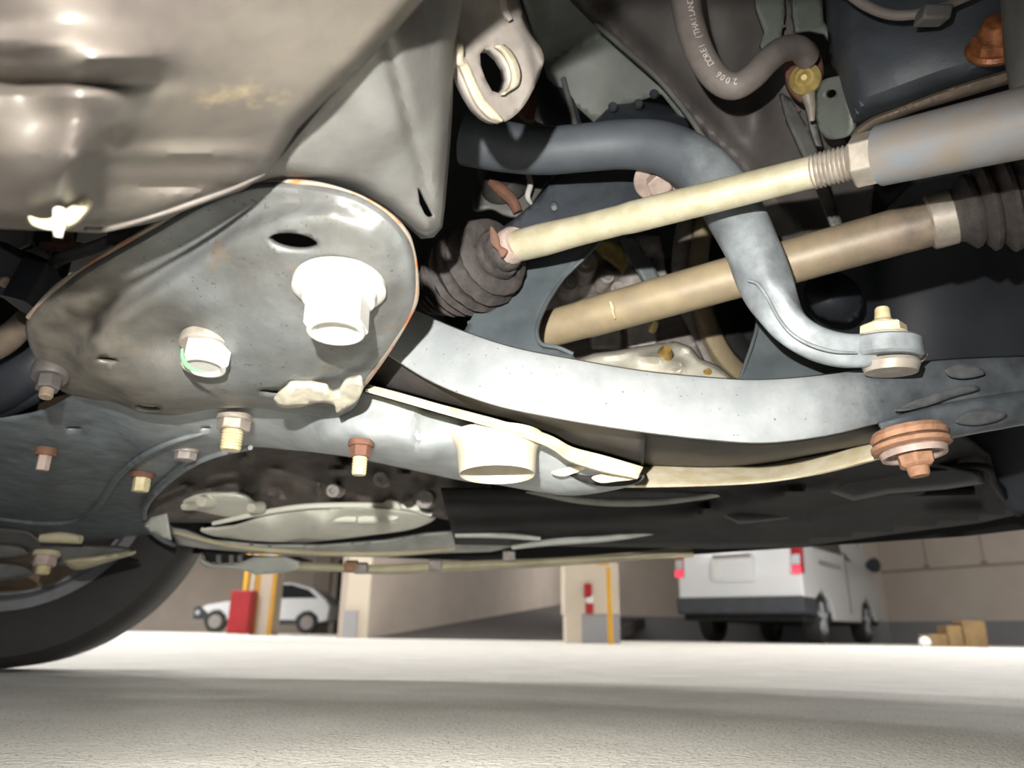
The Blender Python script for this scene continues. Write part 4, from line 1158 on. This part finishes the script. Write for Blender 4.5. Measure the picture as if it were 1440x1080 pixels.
# ---------------------------------------------------------------- things seen through the window
gb = thing('gearbox', P(900, 450, .8), 'grey cast gearbox with bolts seen through the window', 'gearbox')
gd3 = rbf([(760, 340, .75), (900, 330, .75), (1050, 330, .80), (760, 480, .74), (900, 470, .73), (1040, 520, .72), (850, 520, .70), (950, 500, .70)])
ol = [(740, 330), (860, 325), (928, 330), (936, 380), (950, 430), (978, 480), (1004, 535), (900, 530), (800, 520), (740, 480)]
rg = random.Random(11)
bl2 = [gauss(rg.uniform(760, 940), rg.uniform(350, 430), rg.uniform(8, 20), rg.uniform(6, 14), rg.uniform(-.03, .025)) for _ in range(26)]
G().add(relief(ol, gd3, step=6, smooth=False, bump=lambda x, y: sum(b(x, y) for b in bl2))).obj('casting', M['alu_dark'], gb, solid=.004)
rg = random.Random(12)
bl3 = [gauss(rg.uniform(860, 1030), rg.uniform(485, 530), rg.uniform(8, 18), rg.uniform(5, 10), rg.uniform(-.02, .016)) for _ in range(22)]
ol = [(800, 508), (835, 496), (880, 490), (918, 484), (950, 480), (972, 488), (985, 504), (1010, 514), (1020, 522), (1034, 535), (1000, 545), (900, 545), (800, 530)]
G().add(relief(ol, rbf([(800, 508, .66), (920, 484, .66), (1034, 535, .62), (900, 540, .62)]), step=5, roll=(8, .02), smooth=False, bump=lambda x, y: sum(b(x, y) for b in bl3))).obj('lower_casting', M['alu'], gb, solid=.004)
for x, y, r in ((822, 372, 17), (800, 400, 12), (852, 392, 10), (868, 410, 12)):
    G().add(lathe(P(x, y, .725), Vector((.1, -1, -.1)), [(-.02, r * 1.1 * .77 / F), (0, r * .77 / F), (.006, r * .9 * .77 / F), (.006, r * .5 * .77 / F), (.010, r * .45 * .77 / F)], 20)).obj('boss', M['alu_dark'], gb)
for x, y, r, m in ((936, 496, 10, 'brass'), (994, 526, 7, 'brass'), (920, 455, 6, 'yellow_zinc')):
    G().add(lathe(P(x, y, .63), Vector((0, -1, .1)), [(-.01, r * 1.05 * .66 / F), (0, r * .66 / F), (.004, r * .6 * .66 / F), (.007, r * .55 * .66 / F)], 18)).obj('casing_bolt', M[m], gb)
G().add(box(P(945, 520, .625), (_r + _u * .2) * 12 * .65 / F, _u * 7 * .65 / F, _f * .006)).obj('cast_lug', M['alu'], gb, bevel=.002)
for x in (850, 900):
    G().add(box(P(x, 468, .715), _r * 20 * .74 / F, (_u - _r * .1) * 22 * .74 / F, _f * .01)).obj('cast_rib', M['alu_dark'], gb, bevel=.003)
sp = thing('support_strip', P(900, 360, .72), 'dark grey flat strip leaning over the gearbox', 'bracket')
G().add(relief([(872, 335), (890, 330), (905, 352), (930, 392), (922, 398), (905, 396), (890, 372)], lambda x, y: .70, step=5, smooth=False)).obj('strip', M['frame_paint'], sp, solid=.004)
ol_ = thing('olive_bracket', P(850, 350, .74), 'dark olive bracket wedge above the gearbox bosses', 'bracket')
G().add(relief([(828, 346), (850, 336), (875, 346), (884, 372), (876, 384), (862, 372)], lambda x, y: .73, step=5, smooth=False)).obj('plate', M['yellow_zinc'], ol_, solid=.004)
pl = thing('drive_pulley', P(1000, 430, .8), 'tan and dark ribbed pulley rim at the right of the window', 'pulley')
for nm, rx, ry, hw, mm, dd in (('grooved_rim', 98, 160, .010, 'shaft', 0), ('inner_rim', 72, 134, .010, 'void', .012), ('outer_flange', 124, 184, .009, 'alu_dark', .02), ('hub_face', 46, 100, .016, 'void', .03)):
    pth = []
    for k in range(49):
        w = 2 * math.pi * k / 48
        x, y = 1080 + rx * math.cos(w), 380 + ry * math.sin(w)
        pth.append(P(x, y, .775 + dd + .0003 * (x - 950)))
    G().add(sweep(pth, hw, hw * .8, ref=(0, -1, 0), seg=12, power=4, caps=False)).obj(nm, M[mm], pl)

# ---------------------------------------------------------------- engine bay and car body that close everything off above
cb = thing('engine_bay_shell', (0, .6, .6), 'black underside and inner body of the car surrounding all these parts', 'car body')
g = G()
g.add(wbox(-1.0, 1.3, -.45, 1.30, .72, .75))
g.obj('bonnet_floor', M['void'], cb)
g = G()
# front apron behind the lower strips and inner walls of the engine bay
L0 = [(-.60, 1.31), (-.40, 1.285), (.0, 1.27), (.30, 1.20), (.62, 1.02), (.80, .80), (1.1, .55)]
V, Fc = [], []
for i, (x, y) in enumerate(L0):
    z0 = [.19, .19, .18, .19, .20, .21, .21][i]
    V += [(x, y, z0), (x, y, .74)]
for i in range(len(L0) - 1):
    Fc.append([2 * i, 2 * i + 2, 2 * i + 3, 2 * i + 1])
g.add((V, Fc))
g.obj('front_apron', M['void'], cb, solid=.006)
g = G()
g.add(wbox(-.62, -.6, -.45, .9, .24, .73)).add(wbox(1.1, 1.12, -.45, .6, .2, .73)).add(wbox(-.62, 1.12, -.46, -.44, .22, .73))
g.obj('side_sills', M['void'], cb)
g = G()
g.add(wbox(-.60, .40, -.44, .12, .245, .25))
g.obj('floor_plate', M['void'], cb)

# ---------------------------------------------------------------- far wheel
wh = thing('road_wheel', P(26, 671, 1.2) - Vector((0, 0, .3)), 'far side wheel with black tyre resting on the floor at left', 'wheel')
wc = P(26, 671, 1.2)
R_ = wc.z - .003
wax = Vector((-wc.x * .35, -1.0, 0)).normalized()
kr = R_ / 278.0
prof = [(.0, 196), (.004, 205), (.006, 240), (.004, 262), (-.008, 273), (-.03, 278), (-.13, 278), (-.15, 270), (-.16, 250), (-.16, 200)]
G().add(lathe(wc - wax * .0, wax, [(a, b * kr) for a, b in prof], 96, capa=False, capb=False)).obj('tyre', M['tyre'], wh)
prof = [(-.004, 200), (.004, 198), (.003, 184), (-.004, 178), (-.02, 174), (-.02, 170)]
G().add(lathe(wc, wax, [(a, b * kr) for a, b in prof], 96, capa=False, capb=False)).obj('rim_flange', M['rim'], wh)
prof = [(-.02, 176), (-.04, 168), (-.10, 160), (-.13, 120), (-.13, 0.5)]
G().add(lathe(wc, wax, [(a, b * kr) for a, b in prof], 64, capa=False)).obj('wheel_barrel', M['barrel'], wh)
G().add(box(P(3, 871, 1.16), _r * 8 * 1.16 / F, _u * 3 * 1.16 / F, _f * .004)).obj('balance_weight', M['zinc'], wh, bevel=.001)
# ---------------------------------------------------------------- garage
def S(name, VF, m, **kw):
    o = mesh_obj(name, VF[0], VF[1], m, None, smooth=0, **kw)
    o['kind'] = 'structure'
    return o


def floor_pt(px, Y):
    p = Py(px, 880, Y)
    return Vector((p.x, Y, 0))


V, Fc = [], []
S('floor', wbox(-30, 30, -4, 45, -.2, 0), M['concrete'])
S('ceiling', wbox(-30, 30, 1.6, 45, 2.9, 3.0), M['ceiling'])
S('wall_back', wbox(-30, 12, 30, 30.3, 0, 3.0), M['wall_far'])

# low wall beside the ramp and the ramp itself
a, b = floor_pt(518, 9.0), Py(800, 848, 17.5)
an, bn = Vector((a.x, a.y, 0)), Vector((b.x, b.y, 0))
d = (bn - an).normalized()
nrm = Vector((-d.y, d.x, 0))
far = an + d * 14
pts = [an, an + nrm * .0, ]
g = G()
g.add(prism([an, far, far + Vector((0, 0, 3.0)), an + Vector((0, 0, 3.0))], nrm * .40))
w_ = g.obj('wall_ramp', M['wall'], smooth=0)
w_['kind'] = 'structure'
g = G()
lf_ = floor_pt(486, 9.0)
g.add(wbox(lf_.x, a.x, 8.95, 9.35, 0, 3.0))
o = g.obj('trim_1', M['wall_light'], smooth=0)
o['kind'] = 'structure'
g = G()
x0, x1 = floor_pt(483, 8.9).x, floor_pt(501, 8.9).x
g.add(wbox(x0, x1, 8.88, 8.95, 0, .30))
o = g.obj('trim_2', M['dado'], smooth=0)
o['kind'] = 'structure'
slope = b.z / (b - a).to_2d().length
r0 = floor_pt(800, 9.0)
v_ = [an, an + Vector((r0.x - a.x + .2, 0, 0)), far + Vector((2.5, 0, slope * 14)), far + Vector((0, 0, slope * 14))]
S('floor_ramp', prism([p - Vector((0, 0, .15)) for p in v_], (0, 0, .15)), M['ramp'])
S('wall_ramp_end', wbox(far.x - 2, far.x + 3.2, far.y, far.y + .3, 0, 3.0), M['wall'])

# column with fire extinguisher sign
yc = 6.6
xa, xb = floor_pt(795, yc).x, floor_pt(872, yc).x
S('column', wbox(xa, xb, yc, yc + .5, .24, .66), M['wall_light'])
S('column_core', wbox(xa + .12, xb, yc + .1, yc + .5, .66, 3.0), M['wall_light'])
S('column_base', wbox(xa + .14, xb, yc + .005, yc + .5, 0, .24), M['dado'])
S('column_edge', wbox(xa + .01, xa + .139, yc, yc + .4, 0, .24), M['wall_light'])
sg = thing('extinguisher_sign', Py(828, 838, yc - .01), 'small red and white sign on the cream column', 'sign')
g = G()
for (x, y, rx, ry, m, nm) in ((827, 831, 5, 9, 'red', 'upper_mark'), (829, 843, 4.5, 6, 'plate', 'white_mark'), (829, 855, 5, 7, 'red', 'lower_mark')):
    c = Py(x, y, yc - .012)
    k_ = yc / .947 / F
    G().add(box(c, (rx * k_, 0, 0), (0, .008, 0), (0, 0, ry * k_))).obj(nm, M[m], sg, bevel=.01)
yp = thing('yellow_post', floor_pt(858, 6.3), 'slim yellow post in front of the cream column', 'post')
c0 = floor_pt(858.5, 6.3)
G().add(lathe(c0, (-.01, 0, 1), [(0, .022), (.55, .019), (.60, .019)], 16)).obj('pole', M['yellow'], yp)
G().add(box(c0 + Vector((-.05, 0, .67)), (.05, 0, 0), (0, .02, 0), (0, 0, .05))).obj('bracket', M['yellow'], yp)

# right part: long beige wall with grey dado
p0, p1 = floor_pt(872, 12.8), floor_pt(1250, 14.5)
p2 = floor_pt(1500, 12.0)
for nm, q0, q1 in (('wall_right', p1, p2), ('wall_middle', p0, p1)):
    dd = (q1 - q0).normalized()
    nn = Vector((-dd.y, dd.x, 0))
    S(nm, prism([q0 + Vector((0, 0, .38)), q1 + Vector((0, 0, .38)), q1 + Vector((0, 0, 3)), q0 + Vector((0, 0, 3))], nn * .3), M['wall_far'])
    S('baseboard_' + nm[5:], prism([q0 - nn * .03, q1 - nn * .03, q1 + Vector((0, 0, .38)) - nn * .03, q0 + Vector((0, 0, .38)) - nn * .03], nn * .3), M['dado'])
dd = (p2 - p1).normalized()
nn = Vector((-dd.y, dd.x, 0))
g = G()
L_ = (p2 - p1).length
up = Vector((0, 0, 1))
g.add(box(p1 + dd * L_ / 2 + up * 1.28, dd * L_ / 2, nn * .02, up * .02))
for k in range(5):
    g.add(box(p1 + dd * (.9 + k * 1.0) + up * 1.95, dd * .008, nn * .012, up * .65))
    g.add(box(p1 + dd * (.9 + k * 1.0) + up * 1.33, dd * .05, nn * .03, up * .03))
o = g.obj('trim_3', M['wall'], smooth=0)
o['kind'] = 'structure'

# wooden wheel chocks by the right wall
for i, (x0, x1, y0, m, lab) in enumerate(((1303, 1330, 892, 'wood', 'low brown wooden block by the right wall, leftmost of three'), (1331, 1352, 880, 'wood', 'middle wooden block standing between two others by the wall'), (1354, 1386, 873, 'wood', 'tallest wooden block, rightmost by the grey wall base'))):
    Y = 8.2
    a, b = floor_pt(x0, Y), floor_pt(x1, Y)
    h = Py((x0 + x1) / 2, y0, Y).z
    o = mesh_obj('wood_block', *wbox(a.x, b.x, Y, Y + .2, 0, h), M[m], smooth=0, bevel=.01)
    tag(o, lab, 'wood block', 'wood blocks by the right wall')
o = mesh_obj('paper_scrap', *lathe(floor_pt(1297, 8.0), (0, 0, 1), [(0, .03), (.03, .06), (.07, .055), (.1, .02)], 9), M['plate'], smooth=0)
tag(o, 'small crumpled white scrap left of the wood blocks', 'litter')

# ---------------------------------------------------------------- van
th = math.radians(37)
hd = Vector((math.sin(th), math.cos(th), 0))
rt = Vector((math.cos(th), -math.sin(th), 0))
rw = Vector((4.28, 10.5, 0))         # right rear wheel contact
van = thing('white_van', rw - rt * .8 + hd * 1.3, 'white van with lit red tail lamps parked by the right wall', 'van')


def vp(l, w, z):
    """l forward of the rear wheel, w left of the right flank"""
    return rw + hd * l - rt * w + Vector((0, 0, z))


W_ = 1.70
side = [(-.86, .42), (-.90, .60), (-.88, 1.02), (-.80, 1.55), (-.66, 1.96), (-.4, 2.02), (2.2, 2.02), (2.7, 1.92), (3.25, 1.30), (3.55, 1.12), (3.72, .85), (3.72, .38), (3.1, .34), (2.95, .55), (2.57, .70), (2.19, .55), (2.05, .30), (.52, .30), (.38, .55), (0, .70), (-.38, .55), (-.5, .40)]
V, Fc = [], []
n = len(side)
for (l, z) in side:
    ins = .0 if z < 1.2 else (z - 1.2) * .16
    V.append(vp(l, -.02 + ins, z))
for (l, z) in side:
    ins = .0 if z < 1.2 else (z - 1.2) * .16
    V.append(vp(l, W_ - ins, z))
Fc = [list(range(n)), [n + i for i in range(n)][::-1]] + [[i, n + i, n + (i + 1) % n, (i + 1) % n] for i in range(n)]
mesh_obj('van_body', V, Fc, M['white_paint'], van, smooth=30, bevel=.03)
G().add(prism([vp(-.95, -.03, .36), vp(-.95, W_ + .01, .36), vp(-.95, W_ + .01, .58), vp(-.95, -.03, .58)], hd * .55)).obj('rear_bumper', M['bumper_plastic'], van, bevel=.03, smooth=0)
G().add(prism([vp(-.84, .03, .28), vp(-.84, W_ - .05, .28), vp(-.84, W_ - .05, .42), vp(-.84, .03, .42)], hd * 4.2)).obj('underbody', M['void'], van, smooth=0)
for w0, nm in ((-.03, 'tail_lamp'), (W_ - .10, 'tail_lamp')):
    tl = G().add(prism([vp(-.915, w0 + .0, .86), vp(-.915, w0 + .13, .86), vp(-.83, w0 + .13, 1.50), vp(-.83, w0, 1.50)], hd * .14)).obj(nm, M['tail'], van, smooth=0, bevel=.012)
    G().add(prism([vp(-.925, w0 + .012, .86), vp(-.925, w0 + .118, .86), vp(-.920, w0 + .118, .95), vp(-.920, w0 + .012, .95)], hd * .02)).obj('lit_lamp', M['tail_on'], tl, smooth=0)
    G().add(prism([vp(-.915, w0 + .012, .97), vp(-.915, w0 + .118, .97), vp(-.895, w0 + .118, 1.10), vp(-.895, w0 + .012, 1.10)], hd * .02)).obj('clear_lens', M['lamp_clear'], tl, smooth=0)
G().add(prism([vp(-.905, .62, 1.10), vp(-.905, 1.15, 1.10), vp(-.90, 1.15, 1.14), vp(-.90, .62, 1.14)], -hd * .03)).obj('door_handle_trim', M['alu_dark'], van, smooth=0)
G().add(prism([vp(-.90, .60, .78), vp(-.90, 1.17, .78), vp(-.895, 1.17, 1.10), vp(-.895, .60, 1.10)], -hd * .012)).obj('plate_recess', M['white_paint'], van, smooth=0)
G().add(prism([vp(-.912, 1.06, .83), vp(-.912, 1.17, .83), vp(-.908, 1.17, 1.06), vp(-.908, 1.06, 1.06)], -hd * .012)).obj('plate_light', M['plate'], van, smooth=0)
G().add(prism([vp(-.89, .18, 1.22), vp(-.89, W_ - .2, 1.22), vp(-.76, W_ - .26, 1.74), vp(-.76, .24, 1.74)], -hd * .02)).obj('rear_window', M['glass'], van, smooth=0)
ins = .12
G().add(prism([vp(1.55, .02, 1.22), vp(2.75, .02, 1.22), vp(2.35, .10, 1.80), vp(1.55, .10, 1.80)], rt * .02)).obj('front_side_window', M['glass'], van, smooth=0)
G().add(prism([vp(-.55, .02, 1.28), vp(1.40, .02, 1.28), vp(1.40, .10, 1.80), vp(-.50, .10, 1.80)], rt * .02)).obj('side_window', M['glass'], van, smooth=0)
G().add(prism([vp(2.86, .02, 1.20), vp(2.90, .02, 1.20), vp(2.50, .1, 1.86), vp(2.44, .1, 1.86)], rt * .03)).obj('window_pillar_trim', M['black_plastic'], van, smooth=0)
G().add(prism([vp(1.42, -.02, .42), vp(1.435, -.02, .42), vp(1.435, -.02, 1.2), vp(1.42, -.02, 1.2)], rt * .006)).obj('door_gap', M['void'], van, smooth=0)
G().add(prism([vp(.0, -.022, 1.06), vp(1.1, -.022, 1.06), vp(1.1, -.022, 1.10), vp(.0, -.022, 1.10)], rt * .008)).obj('sliding_rail', M['dado'], van, smooth=0)
G().add(lathe(vp(2.62, -.20, 1.22), rt, [(-.13, .05), (-.06, .11), (.03, .12), (.08, .06)], 16)).obj('door_mirror', M['black_plastic'], van)
for l in (0, 2.57):
    for w in (0.02, W_ - .22):
        wl = G().add(lathe(vp(l, w + .2, .325), rt, [(0, .20), (.0, .31), (.03, .325), (.17, .325), (.20, .31), (.205, .235), (.19, .21)], 36, capb=False)).obj('wheel', M['tyre'], van)
        if w < .1:
            G().add(lathe(vp(l, w + .03, .325), rt, [(0, .22), (.03, .22), (.03, .19), (.015, .17), (.02, .05), (.035, .04)], 24)).obj('hub', M['rim'], wl)
            for k in range(5):
                an_ = 2 * math.pi * k / 5 + .3
                dv = hd * math.cos(an_) + Vector((0, 0, 1)) * math.sin(an_)
                tv = hd * -math.sin(an_) + Vector((0, 0, 1)) * math.cos(an_)
                G().add(box(vp(l, w - .005, .325) + dv * .115, dv * .09, tv * .028, rt * .01)).obj('spoke', M['lamp_clear'], wl, smooth=0)

# ---------------------------------------------------------------- white hatchback at the left
Yc = 24.0
kx = lambda px: Py(px, 880, Yc).x
x0, x1 = kx(270), kx(462)
L_ = x1 - x0
car = thing('white_hatchback', ((x0 + x1) / 2, Yc + .9, 0), 'white hatchback parked behind the yellow edged pillar', 'car')
pr = [(0.0, .42), (.02, .66), (.08, .82), (.30, .98), (.40, 1.36), (.50, 1.50), (.70, 1.52), (.86, 1.36), (.965, 1.02), (1.0, .82), (.99, .40), (.92, .32), (.91, .52), (.86, .66), (.81, .64), (.765, .50), (.755, .30), (.245, .30), (.235, .5), (.19, .66), (.14, .64), (.095, .5), (.085, .34)]
V = [(x0 + L_ * t, Yc, z) for t, z in pr] + [(x0 + L_ * t, Yc + 1.75, z) for t, z in pr]
n = len(pr)
Fc = [list(range(n))[::-1], [n + i for i in range(n)]] + [[i, (i + 1) % n, n + (i + 1) % n, n + i] for i in range(n)]
mesh_obj('hatch_body', V, Fc, M['white_paint'], car, smooth=30, bevel=.05)
G().add(prism([(x0 + L_ * t, Yc - .01, z) for t, z in ((.36, 1.02), (.42, 1.34), (.51, 1.44), (.70, 1.45), (.83, 1.30), (.90, 1.06))], (0, .02, 0))).obj('side_windows', M['glass'], car, smooth=0)
G().add(prism([(x0 + L_ * t, Yc - .015, z) for t, z in ((.0, .40), (.0, .72), (.04, .78), (.10, .58), (.12, .36))], (0, .05, 0))).obj('front_bumper_trim', M['black_plastic'], car, smooth=0)
G().add(lathe((x0 + L_ * .03, Yc - .02, .58), (0, -1, 0), [(0, .08), (.03, .06)], 16)).obj('fog_lamp', M['lamp_clear'], car)
G().add(prism([(x0 + L_ * t, Yc - .012, z) for t, z in ((.08, .28), (.92, .28), (.92, .40), (.08, .40))], (0, 1.5, 0))).obj('sill', M['black_plastic'], car, smooth=0)
for t in (.165, .838):
    w = G().add(lathe((x0 + L_ * t, Yc + .2, .325), (0, -1, 0), [(0, .2), (0, .315), (.04, .325), (.2, .325), (.23, .30), (.225, .22)], 32)).obj('wheel', M['tyre'], car)
    G().add(lathe((x0 + L_ * t, Yc - .01, .325), (0, -1, 0), [(0, .21), (.03, .20), (.03, .05)], 20)).obj('hub', M['alu_dark'], w)

# pillar with yellow edges and red cabinet
yq = 13.0
xa, xb = floor_pt(352, yq).x, floor_pt(382, yq).x
S('pillar', wbox(xa, xb, yq, yq + .4, 0, 3.0), M['wall_light'])
for i, (pa, pb) in enumerate(((352, 358), (376, 382))):
    S('trim_%d' % (4 + i), wbox(floor_pt(pa, yq - .02).x, floor_pt(pb, yq - .02).x, yq - .02, yq, 0, 3.0), M['yellow'])
S('column_far', wbox(floor_pt(338, 15).x, floor_pt(350, 15).x, 15, 15.3, 0, 3.0), M['wall_light'])
S('trim_6', wbox(floor_pt(335, 14.9).x, floor_pt(340, 14.9).x, 14.9, 15, 0, 3.0), M['yellow'])
xa, xb = floor_pt(319, 12.7).x, floor_pt(350, 12.7).x
rc_ = thing('red_cabinet', ((xa + xb) / 2, 12.7, 0), 'tall red fire hose cabinet beside the yellow edged pillar', 'cabinet')
zt = Py(335, 830, 12.7).z
mesh_obj('cabinet_body', *wbox(xa, xb, 12.7, 12.95, 0.02, zt), M['red'], rc_, smooth=0, bevel=.01)
mesh_obj('cabinet_door', *wbox(xa + .02, xb - .02, 12.68, 12.70, .05, zt - .03), M['red'], rc_, smooth=0, bevel=.004)
# dark doorway and stub walls behind the car
S('door_1', wbox(kx(428), kx(480), 28, 28.2, 0, 2.6), M['ramp'])
S('wall_stub', wbox(kx(400), kx(426), 27, 27.3, 0, 3.0), M['wall'])

# ---------------------------------------------------------------- light and camera
def lamp(name, kind, loc, energy, color, size=None, rot=None, **kw):
    l = bpy.data.lights.new(name, kind)
    l.energy = energy
    l.color = color
    o = bpy.data.objects.new(name, l)
    o.location = loc
    COL.objects.link(o)
    if kind == 'AREA':
        l.shape = 'RECTANGLE'
        l.size, l.size_y = size
    if rot:
        o.rotation_euler = rot
    for k, v in kw.items():
        setattr(l, k, v)
    return o


TORCH = CAM - _r * .030 + _u * .065 + _f * .01
tl = lamp('hand_torch', 'SPOT', TORCH, 33, (1.0, .97, .90), spot_size=math.radians(114), spot_blend=1.0, shadow_soft_size=.0035)
aim = P(720, 850, .45) - TORCH
tl.rotation_euler = aim.to_track_quat('-Z', 'Y').to_euler()
for x, y, e in ((-6, 4.0, 66), (-1.5, 3.2, 66), (1.8, 3.4, 44), (4.4, 6.2, 230), (-5.0, 8.5, 290), (-1, 8, 70), (-6, 14, 170), (3, 15, 130), (-9, 20, 250), (-14, 22, 330)):
    lamp('ceiling_lamp', 'AREA', (x, y, 2.85), e, (1.0, .975, .96), size=(1.4, .3), rot=(0, 0, 0))
W = bpy.data.worlds.new('garage_air')
SC.world = W
W.use_nodes = True
W.node_tree.nodes['Background'].inputs[0].default_value = (.9, .92, 1, 1)
W.node_tree.nodes['Background'].inputs[1].default_value = .45

cam = bpy.data.cameras.new('camera')
co = bpy.data.objects.new('camera', cam)
COL.objects.link(co)
mw = Matrix.Identity(4)
for i, v in enumerate((_r, _u, -_f)):
    for j in range(3):
        mw[j][i] = v[j]
mw.translation = CAM
co.matrix_world = mw
cam.sensor_width = 36
cam.lens = F / 1440 * 36
cam.clip_start = .01
cam.dof.use_dof = True
cam.dof.focus_distance = .42
cam.dof.aperture_fstop = cam.lens / 2.6
SC.camera = co
vs = SC.view_settings
SC.display_settings.display_device = 'sRGB'
vs.view_transform = 'Standard'
vs.look = 'None'
vs.gamma = 1
vs.exposure = 0
vs.use_curve_mapping = False
